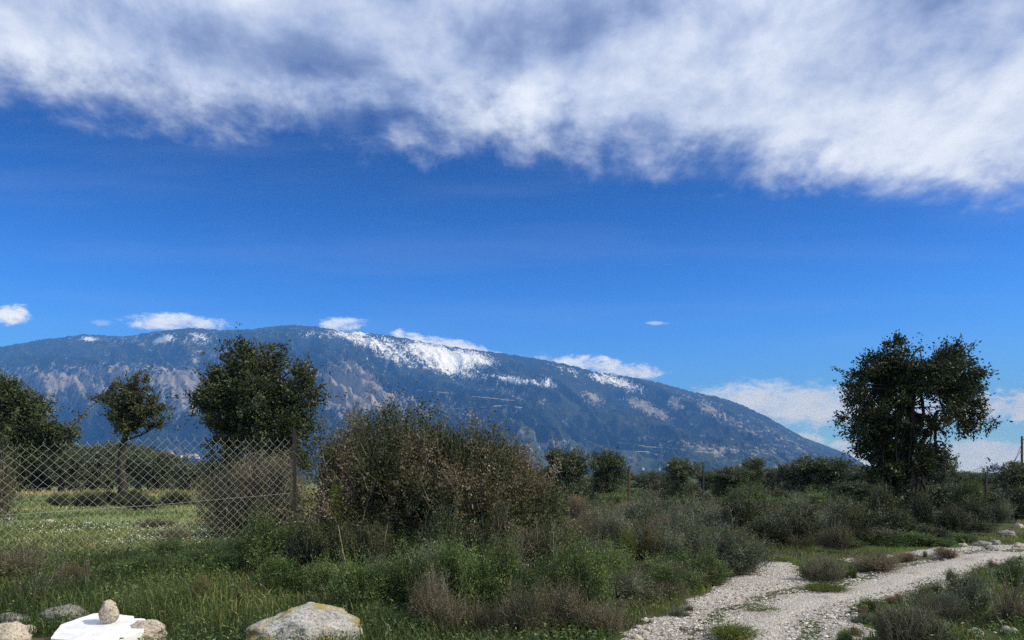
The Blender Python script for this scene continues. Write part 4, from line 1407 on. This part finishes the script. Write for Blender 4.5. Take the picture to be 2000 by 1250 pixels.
def gravel_stones():
    r = rng(9)
    v0 = np.array([(1, 0, 0), (0, 1, 0), (-1, 0, 0), (0, -1, 0), (0, 0, 1), (0, 0, -1), (.75, .75, .45), (-.75, .7, .4)], float)[:6]
    f0 = np.array([(0, 1, 4), (1, 2, 4), (2, 3, 4), (3, 0, 4), (1, 0, 5), (2, 1, 5), (3, 2, 5), (0, 3, 5)])
    n = 64000
    u = r.uniform(0.02, 0.95, n); D = 5.8 + 10.5 * r.random(n) ** 1.25
    x = u * D; y = D
    s = track_sd(x, y)
    keep = (s > 0.02) | ((s > -0.30) & (r.random(n) < 0.10)) | ((s > -1.2) & (r.random(n) < 0.03))
    x, y, s = x[keep], y[keep], s[keep]
    n = len(x)
    size = 0.0055 + 0.017 * r.random(n) ** 4.5 + 0.004 * (s < 0.25) * r.random(n)
    z = ground_z(x, y) + np.clip(s * 0.12, -0.03, 0.022) + (fbm(x * 5, y * 5, oct=3, seed=4) - 0.5) * 0.03 + size * 0.15
    sc = np.stack([size * (0.8 + 0.7 * r.random(n)), size * (0.8 + 0.7 * r.random(n)), size * (0.45 + 0.4 * r.random(n))], -1)
    a = r.random(n) * 6.28
    ca, sa = np.cos(a)[:, None], np.sin(a)[:, None]
    vv = v0[None] * (0.8 + 0.4 * r.random((n, 6, 1))) * sc[:, None]
    X = vv[..., 0] * ca - vv[..., 1] * sa; Y = vv[..., 0] * sa + vv[..., 1] * ca
    V = np.stack([X + x[:, None], Y + y[:, None], vv[..., 2] + z[:, None]], -1).reshape(-1, 3)
    Fc = (f0[None] + (np.arange(n) * 6)[:, None, None]).reshape(-1, 3)
    m, g, out = mat('gravel_stone')
    c = g.ramp(g.attr('tint'), [(0.0, (0.21, 0.185, 0.15)), (0.45, (0.43, 0.39, 0.335)), (0.8, (0.58, 0.54, 0.48)), (1.0, (0.74, 0.71, 0.66))])
    principled(g, out, c, 0.9, 0.15)
    kind(obj('gravel', mesh_np('gravel', V, Fc, [m], {'tint': np.repeat(r.random(n), 6)})), 'stuff', 'loose pale gravel stones on the track')


gravel_stones()

# ------------------------------------------------------------------ grass and herbs
def blades(x, y, z, h, w, r, lean=0.5):
    n = len(x)
    a = r.random(n) * 6.28
    ld = np.stack([np.cos(a), np.sin(a)], -1) * (lean * (0.2 + r.random(n)) * h)[:, None]
    b = a + 1.57 + r.normal(size=n) * 0.4
    wd = np.stack([np.cos(b), np.sin(b)], -1) * (w * 0.5)[:, None]
    B = np.stack([x, y], -1)
    def row(t, zt, k):
        c = B + ld * t
        return [np.concatenate([c + wd * k, (z + h * zt)[:, None]], 1), np.concatenate([c - wd * k, (z + h * zt)[:, None]], 1)]
    rows = row(0.0, -0.05, 0.8) + row(0.30, 0.62, 0.9) + row(1.0, 1.0, 0.0)[:1]
    V = np.stack(rows, 1).reshape(-1, 3)
    i = (np.arange(n) * 5)[:, None]
    return V, [i + np.array([0, 1, 3, 2]), i + np.array([2, 3, 4])]


M_GRASS = leaf_mat('grass', [(0.0, (0.022, 0.036, 0.012)), (0.4, (0.054, 0.080, 0.022)), (0.7, (0.105, 0.128, 0.040)), (0.86, (0.19, 0.18, 0.075)), (1.0, (0.36, 0.30, 0.16))], 0.3, 0.5, 0.3, gain=1.55)


def clear(x, y):
    k = np.ones(len(x), bool)
    for (cx, cy, rr) in EXCL:
        k &= (x - cx) ** 2 + (y - cy) ** 2 > rr * rr
    return k


def grass_near():
    r = rng(21)
    n = 210000
    u = r.uniform(-0.80, 0.80, n); D = 5.6 + 12.5 * r.random(n) ** 1.15
    x = u * D; y = D
    s = track_sd(x, y)
    dens = fbm(x * 1.1, y * 1.1, oct=4, seed=33)
    left = sm(1.6, -0.5, x)
    p = 0.18 + 0.82 * left
    p = np.where(x > 1.2, 0.22 + 0.4 * sm(0.42, 0.6, dens), p) * np.where((x > 0.2) & (y > 8.2) & (x < 0.5 * y), 0.5, 1.0) * (0.6 + 1.0 * sm(0.32, 0.6, dens))
    strip = (s > 0.75) & (y < 9.2) & (dens > 0.52)          # green hump in the middle of the track
    keep = ((s < -0.02) & (r.random(n) < p)) | (strip & (r.random(n) < 0.35)) | ((s < 0.25) & (r.random(n) < 0.02))
    keep &= clear(x, y)
    x, y, s, dens = x[keep], y[keep], s[keep], dens[keep]
    n = len(x)
    hh = (0.06 + 0.16 * r.random(n) ** 1.4 + 0.14 * sm(0.45, 0.65, dens) * r.random(n)) * np.where(x < 1.0, 1.15, 0.72)
    hh *= np.where(s > 0, 0.45, 1.0)
    back = (x < -3.4) & (y > 10.7 + (x + 7.9) * 0.9)             # behind the fence: short
    hh *= np.where(back, 0.4, 0.85)
    w = 0.0045 + 0.006 * r.random(n)
    V, Fc = blades(x, y, ground_z(x, y), hh, w, r, 0.75)
    big = fbm(x * 0.7 + 9, y * 0.7, oct=3, seed=35)
    tint = np.clip(0.29 + 0.22 * back + (big - 0.5) * 1.0 + r.normal(size=n) * 0.15 + 0.22 * (x > 1.5) * r.random(n) + 0.5 * (r.random(n) < 0.06) - 0.2 * (r.random(n) < 0.15), 0, 1)
    kind(obj('grass', mesh_np('grass', V, Fc, [M_GRASS], {'tint': np.repeat(tint, 5)})), 'stuff', 'lush green grass on the verge in front of the fence')
    # broad-leaved herbs between the blades
    n = 60000
    u = r.uniform(-0.78, 0.78, n); D = 5.8 + 7.5 * r.random(n)
    x = u * D; y = D
    hd = fbm(x * 1.7 + 4, y * 1.7, oct=3, seed=51)
    keep = (track_sd(x, y) < -0.05) & clear(x, y) & (hd > 0.44) & (r.random(n) < np.where(x < 1.5, 0.95, 0.5))
    x, y = x[keep], y[keep]
    n = len(x)
    z = ground_z(x, y) + 0.02 + 0.20 * r.random(n)
    A = r.normal(size=(n, 3)) * np.array([1, 1, 0.5]) + np.array([0, 0, 0.3])
    v, f = leaf_geo(np.stack([x, y, z], -1), A, 0.022 + 0.035 * r.random(n), 0.010 + 0.014 * r.random(n), r, 0.15)
    tint = np.clip(0.45 + r.normal(size=n) * 0.2, 0, 1)
    kind(obj('ground_herbs', mesh_np('ground_herbs', v, f, [M_GREEN], {'tint': np.repeat(tint, 4)})), 'stuff', 'small leafy herbs between the grass')


grass_near()


def grass_field():
    r = rng(22)
    n = 80000
    u = r.uniform(-0.85, 0.02, n); D = 10.5 * (58 / 10.5) ** r.random(n)
    x = u * D; y = D
    keep = (x < -0.10 * y - 0.2) & (r.random(n) < 0.35 + 0.9 * sm(0.35, 0.6, fbm(x * 0.5, y * 0.5, oct=4, seed=71)))
    x, y = x[keep], y[keep]
    n = len(x)
    straw = sm(44, 49, y)
    hh = (0.03 + 0.07 * r.random(n)) * (1 + y * 0.012) + straw * 0.25 * r.random(n)
    V, Fc = blades(x, y, ground_z(x, y), hh, (0.005 + 0.0009 * y) * (0.6 + 0.8 * r.random(n)), r, 0.8)
    tint = np.clip(0.56 + (fbm(x * 0.35, y * 0.35, oct=3, seed=72) - 0.5) * 0.9 + r.normal(size=n) * 0.12 + straw * 0.16, 0, 1)
    kind(obj('field_grass', mesh_np('field_grass', V, Fc, [M_GRASS], {'tint': np.repeat(tint, 5)})), 'stuff', 'short pale green grass of the field behind the fence')
    n = 2600
    px = r.uniform(40, 470, n); D = r.uniform(11.5, 19, n)
    x = (px - 1000) / F * D; y = D
    k = fbm(x * 1.1, y * 1.1, oct=3, seed=73) > 0.5
    x, y = x[k], y[k]; n = len(x)
    c = np.stack([x, y, ground_z(x, y) + 0.06 + 0.08 * r.random(n)], -1)
    A = r.normal(size=(n, 3)) * np.array([1, 1, 0.4])
    v, f = leaf_geo(c, A, 0.026, 0.024, r, 0.05)
    m, g, out = mat('petal')
    principled(g, out, (0.72, 0.72, 0.66), 0.8, 0.2)
    kind(obj('daisies', mesh_np('daisies', v, f, [m])), 'stuff', 'tiny white flowers scattered in the field grass')


grass_field()

# ------------------------------------------------------------------ fence and posts
def metal(name, c, rough=0.5, metallic=0.6):
    m, g, out = mat(name)
    n = g.noise(g.pos(), 30, 5, 0.6)
    p = principled(g, out, g.mix(g.ss(0.45, 0.7, n), c, tuple(q * 0.6 for q in c)), rough, 0.4)
    p.inputs['Metallic'].default_value = metallic
    return m


M_WIRE = metal('galvanised_wire', (0.52, 0.53, 0.49), 0.8, 0.0)
M_POST = metal('post_steel', (0.035, 0.032, 0.03), 0.7, 0.2)
M_RUST = metal('post_rust', (0.09, 0.06, 0.045), 0.85, 0.1)
M_WOOD = bark_mat('pole_wood', (0.05, 0.042, 0.036), (0.13, 0.115, 0.1), 5)


def post_mesh(h, rr, bend=0.0, angle=True):
    """angle-iron post: L-section, or a round one"""
    if angle:
        s = rr * 1.6
        t = rr * 0.35
        sec = np.array([(-s, -s), (s, -s), (s, -s + t), (-s + t, -s + t), (-s + t, s), (-s, s)])
    else:
        a = np.arange(10) / 10 * 6.283
        sec = np.stack([np.cos(a), np.sin(a)], -1) * rr
    k = len(sec); zs = np.linspace(0, h, 7)
    V = np.concatenate([np.concatenate([sec + np.array([bend * (z_ / h) ** 2, 0]), np.full((k, 1), z_)], 1) for z_ in zs])
    i = np.arange(7 * k).reshape(7, k); j = np.roll(i, -1, 1)
    f = np.stack([i[:-1], j[:-1], j[1:], i[1:]], -1).reshape(-1, 4)
    cap = np.arange(6 * k, 7 * k)[None]
    return V, [f, cap]


def fence():
    A = np.array(at(-70, 10.6)); B = np.array(at(579, 14.0))
    A[2] = EYE + (HY - 863) / F * 10.6 - 2.0
    B[2] = EYE + (HY - 850) / F * 14.0 - 2.0
    d = B - A
    L = math.hypot(d[0], d[1]); ang = math.atan2(d[1], d[0])
    root = thing('chain_link_fence', 'grey diamond chain link fence at left in front of the field', 'fence', tuple(A))
    w, h = 0.150, 0.145
    rows = 27
    def wire(phase):
        pts = [(((i + phase) % 2) * w / 2, (0.004 if i % 2 else -0.004), i * h / 2) for i in range(rows + 1)]
        tx = pts[-1]
        pts = pts + [(tx[0] + 0.004, 0, tx[2] + 0.034)]
        P = np.array(pts)[None]
        v, f = tube_geo(P, np.full((1, len(pts)), 0.0023), 6)
        return mesh_np('wire', v, f, [M_WIRE], smooth=True)
    W2 = (wire(0), wire(1))
    n = int(L / (w / 2))
    r = rng(4)
    for k in range(n):
        t = (k * w / 2) / L
        sag = -0.05 * math.sin(t * math.pi * 3) - 0.02 * math.sin(t * 23)
        o = obj('wire', W2[k % 2], root, (d[0] * t, d[1] * t, d[2] * t + sag * 0.6), ang)
    hgt = 2.1
    v, f = post_mesh(hgt + 0.06, 0.02)
    me = mesh_np('post', v, f, [M_POST])
    for t in (1.0, 0.0):
        q = A + d * t
        p = obj('post', me, root, (d[0] * t - 0.02, d[1] * t - 0.05, d[2] * t - 0.05), 0.3)
    for zz in (0.9,):
        v, f = tube_geo(np.array([[(0, 0.02, zz), (d[0] * 0.5, d[1] * 0.5 + 0.02, d[2] * 0.5 + zz - 0.03), (d[0], d[1] + 0.02, d[2] + zz)]]), np.full((1, 3), 0.002), 4)
        obj('tension_wire', mesh_np('tension_wire', v, f, [M_WIRE]), root)


fence()


def single_post(name, label, px, topy, D, rr, m, lean=0.0, angle=True):
    b = at(px, D)
    h = EYE + (HY - topy) / F * D - b[2]
    v, f = post_mesh(h + 0.1, rr, lean, angle)
    o = obj(name, mesh_np(name, v, f, [m]), None, (b[0], b[1], b[2] - 0.1), 0.4)
    return tag(o, label, 'post'), b, h


p1, b1, h1 = single_post('fence_post', 'rusty fence post above the scrub, right of the brown thicket', 1228, 912, 21.0, 0.018, M_RUST, 0.02)
p2, b2, h2 = single_post('fence_post', 'thin dark fence post standing in the scrub before the mountain foot', 1374, 907, 20.0, 0.011, M_POST, -0.01)
single_post('fence_post', 'short dark post under the far hill near the right edge', 1926, 931, 26.0, 0.02, M_POST)
for z_, lab in ((0.95, 'lower slack wire strung between the two fence posts in the scrub'), (1.45, 'upper slack wire strung between the two fence posts in the scrub')):
    q0 = np.array(b1) + np.array([0, -0.05, z_]); q1 = np.array(b2) + np.array([0, -0.05, z_])
    tt = np.linspace(0, 1, 12)[:, None]
    P = q0 * (1 - tt) + q1 * tt
    P[:, 2] -= 0.08 * np.sin(tt[:, 0] * math.pi)
    v, f = tube_geo(P[None], np.full((1, 12), 0.004), 4)
    tag(obj('fence_wire', mesh_np('fence_wire', v, f, [M_POST])), lab, 'wire')


def utility_pole():
    D = 95.0
    b = at(1996, D)
    top = EYE + (HY - 852) / F * D
    h = top - b[2] + 0.5
    root = thing('utility_pole', 'slim dark wooden utility pole at the right edge', 'pole', (b[0], b[1], b[2] - 0.5))
    z = np.linspace(0, h, 12)
    P = np.stack([z * 0.0, z * 0, z], -1)[None]
    v, f = tube_geo(P, np.linspace(0.17, 0.12, 12)[None], 12)
    cap = np.arange(11 * 12, 12 * 12)[None]
    obj('shaft', mesh_np('shaft', v, [f, cap], [M_WOOD], smooth=True), root)
    v, f = tube_geo(np.array([[(0.15, 0, h - 0.45), (0.8, 0, h - 0.45), (1.5, 0, h - 0.45)]]), np.full((1, 3), 0.06), 6)
    obj('cross_arm', mesh_np('cross_arm', v, f, [M_WOOD]), root)
    for dx, zt in ((-2.6, h - 1.0), (-3.2, h - 1.7)):
        P = np.stack([np.linspace(0, dx, 10), np.zeros(10), np.linspace(zt, 0.5, 10)], -1)[None]
        v, f = tube_geo(P, np.full((1, 10), 0.03), 4)
        obj('stay_wire', mesh_np('stay_wire', v, f, [M_POST]), root)


utility_pole()

# ------------------------------------------------------------------ village at the mountain foot
def village():
    m, g, out = mat('house_wall')
    oi = g.n('ShaderNodeObjectInfo').outputs['Random']
    principled(g, out, g.ramp(oi, [(0.0, (0.78, 0.76, 0.72)), (0.6, (0.80, 0.74, 0.64)), (1.0, (0.66, 0.52, 0.42))]), 0.9, 0.1)
    m2, g, out = mat('house_roof')
    principled(g, out, (0.36, 0.15, 0.09), 0.9, 0.1)
    V = np.array([(-.5, -.5, -1), (.5, -.5, -1), (.5, .5, -1), (-.5, .5, -1), (-.5, -.5, .7), (.5, -.5, .7), (.5, .5, .7), (-.5, .5, .7)], float)
    Fw = np.array([(0, 1, 5, 4), (1, 2, 6, 5), (2, 3, 7, 6), (3, 0, 4, 7)])
    wall = mesh_np('wall', V, Fw, [m])
    Vr = np.array([(-.56, -.58, .68), (.56, -.58, .68), (.56, .58, .68), (-.56, .58, .68), (-.3, 0, 1.0), (.3, 0, 1.0)], float)
    roof = mesh_np('roof', Vr, [np.array([(0, 1, 5, 4), (2, 3, 4, 5)]), np.array([(1, 2, 5), (3, 0, 4)])], [m2])
    r = rng(66)
    sp = [(r.uniform(98, 142), r.uniform(884, 896)) for _ in range(9)]
    sp += [(x_, 882 + (x_ - 235) * 0.075 + r.uniform(-4, 5)) for x_ in r.uniform(236, 392, 40)]
    sp += [(x_, r.uniform(905, 920)) for x_ in r.uniform(1240, 1640, 14)]
    sp.sort()
    cnt = {}
    for k, (px, py) in enumerate(sp):
        p = mountain_point(px, py)
        s = r.uniform(9, 19)
        if px < 200:
            lab, gp = 'tiny house of the village seen left of the bare-trunked tree', 'houses left of the bare-trunked tree'
        elif px < 500:
            lab, gp = 'tiny white house in the village strip between the two field trees', 'houses of the village strip'
        else:
            lab, gp = 'tiny house scattered along the mountain foot at right', 'houses along the mountain foot at right'
        cnt[gp] = cnt.get(gp, 0) + 1
        lab = ORD[cnt[gp] - 1] + ' from the left: ' + lab.replace(' in the village strip', '').replace('scattered along', 'along').replace('of the village seen ', '')
        assert len(lab.split()) <= 16, lab
        t = thing('house', lab, 'house', (p[0], p[1] - 10, p[2] + 7), r.uniform(-0.5, 0.5), gp, (s, s * 0.8, r.uniform(6, 9)))
        obj('wall', wall, t); obj('roof', roof, t)


village()

# ------------------------------------------------------------------ dry stalks and twigs
def stalk(name, label, px0, D, pts, rad, m, cat='stalk'):
    """one bent stem through photo points (px, py) at distance D"""
    P = np.array([at(px, D + dd, py) for px, py, dd in pts])
    b = P[0].copy()
    n = len(P)
    s = np.linspace(0, n - 1, n * 5)
    Q = np.stack([np.interp(s, np.arange(n), P[:, i]) for i in range(3)], -1) - b
    k = np.array([0.25, 0.5, 0.25])
    for i in range(3):
        Q[1:-1, i] = np.convolve(Q[:, i], k, 'valid')
    v, f = tube_geo(Q[None], np.linspace(rad, rad * 0.5, len(Q))[None], 5)
    return tag(obj(name, mesh_np(name, v, f, [m], {'tint': np.full(len(v), 0.9)}, smooth=True), None, tuple(b)), label, cat)


M_STRAW = leaf_mat('straw', [(0.0, (0.16, 0.13, 0.085)), (1.0, (0.46, 0.41, 0.31))], 0.1, 0.7, 0.2)
stalk('dry_stalk', 'upright pale dry stalk in front of the thicket', 678, 9.4, [(680, 1150, 0), (678, 1112, 0), (668, 1068, 0.05), (660, 1022, 0.1)], 0.007, M_STRAW)
stalk('dry_stalk', 'pale dry stalk bent flat right of the upright one', 700, 8.9, [(690, 1128, 0.1), (715, 1116, 0), (745, 1120, 0), (776, 1130, 0)], 0.006, M_STRAW)
stalk('dry_stalk', 'long dry stalk leaning against the green shrub', 800, 8.6, [(838, 1190, -0.3), (820, 1140, -0.3), (795, 1080, -0.2)], 0.006, M_STRAW)
stalk('dead_branch', 'pale dead branch lying at the left edge of the track', 1190, 8.4, [(1165, 1200, 0), (1180, 1185, 0), (1196, 1172, 0)], 0.012, M_STRAW, 'branch')
stalk('dead_branch', 'pale dead branch stuck in the scrub by the track stones', 1260, 8.4, [(1268, 1212, 0), (1262, 1205, 0), (1258, 1190, 0)], 0.012, M_STRAW, 'branch')


def bunch(name, label, px, D, n, h, rad, m, seed, leafm=None, leafn=3, spread=0.12, leaf=(0.03, 0.012), lean=0.25, stem=0.004, cat='plant'):
    lob = [(lean * h, 0, h * 0.55, rad, rad, h * 0.5)]
    me = make_shrub_meshes('bunch%d' % seed, seed, lob, n, leafn, leaf, (leafm or m, m), 0.95, stem, 0.08, (0.0, 0.2), (0.7, 1.15), 0.5, spread * 0.2)
    b = at(px, D)
    return shrub(name, label, cat, me, b)


bunch('straw_clump', 'bunch of dry straw-coloured stems in front of the green shrub', 868, 7.9, 90, 0.62, 0.16, M_STRAW, 501, None, 3, lean=-0.15, leaf=(0.05, 0.006))
bunch('twig_plant', 'dark leafless forked plant in the bottom right corner', 1935, 7.9, 26, 0.62, 0.26, M_TWIG, 502, M_BROWN, 3, lean=0.35, stem=0.008)
bunch('twig_plant', 'small dark forked plant leaning over the track at right', 1815, 8.7, 14, 0.38, 0.16, M_TWIG, 503, M_BROWN, 4, lean=-0.3, stem=0.006)
bunch('twig_plant', 'dark dry weed with seed heads at the left edge by the fence', 60, 8.6, 26, 0.66, 0.30, M_TWIG, 504, M_BROWN, 5, lean=0.1, stem=0.005)
bunch('twig_plant', 'tall dark dry thistle in front of the fence at left', 118, 9.2, 7, 0.70, 0.10, M_TWIG, 505, M_BROWN, 5, lean=0.0, stem=0.005)
bunch('twig_plant', 'single dark dry thistle right of the tall one', 168, 9.2, 4, 0.55, 0.05, M_TWIG, 506, M_BROWN, 5, lean=0.0, stem=0.005)
bunch('green_tuft', 'bright green grass tuft in the middle of the track at the bottom edge', 1432, 7.0, 420, 0.16, 0.30, M_LIME, 507, M_LIME, 2, lean=0.0, leaf=(0.05, 0.006), stem=0.003)
bunch('green_tuft', 'bright green grass tuft at the foot of the cushion shrub in the fork', 1612, 10.2, 520, 0.10, 0.36, M_LIME, 508, M_LIME, 2, lean=0.0, leaf=(0.05, 0.006), stem=0.003)
bunch('green_tuft', 'sparse grass tuft in the middle of the track below the fork', 1490, 8.7, 160, 0.07, 0.30, M_LIME, 509, M_LIME, 2, lean=0.0, leaf=(0.04, 0.006), stem=0.003)
bunch('green_tuft', 'bright grass patch at the head of the fork under the dark shrubs', 1515, 13.4, 300, 0.10, 0.36, M_LIME, 510, M_LIME, 2, lean=0.0, leaf=(0.05, 0.008), stem=0.004)
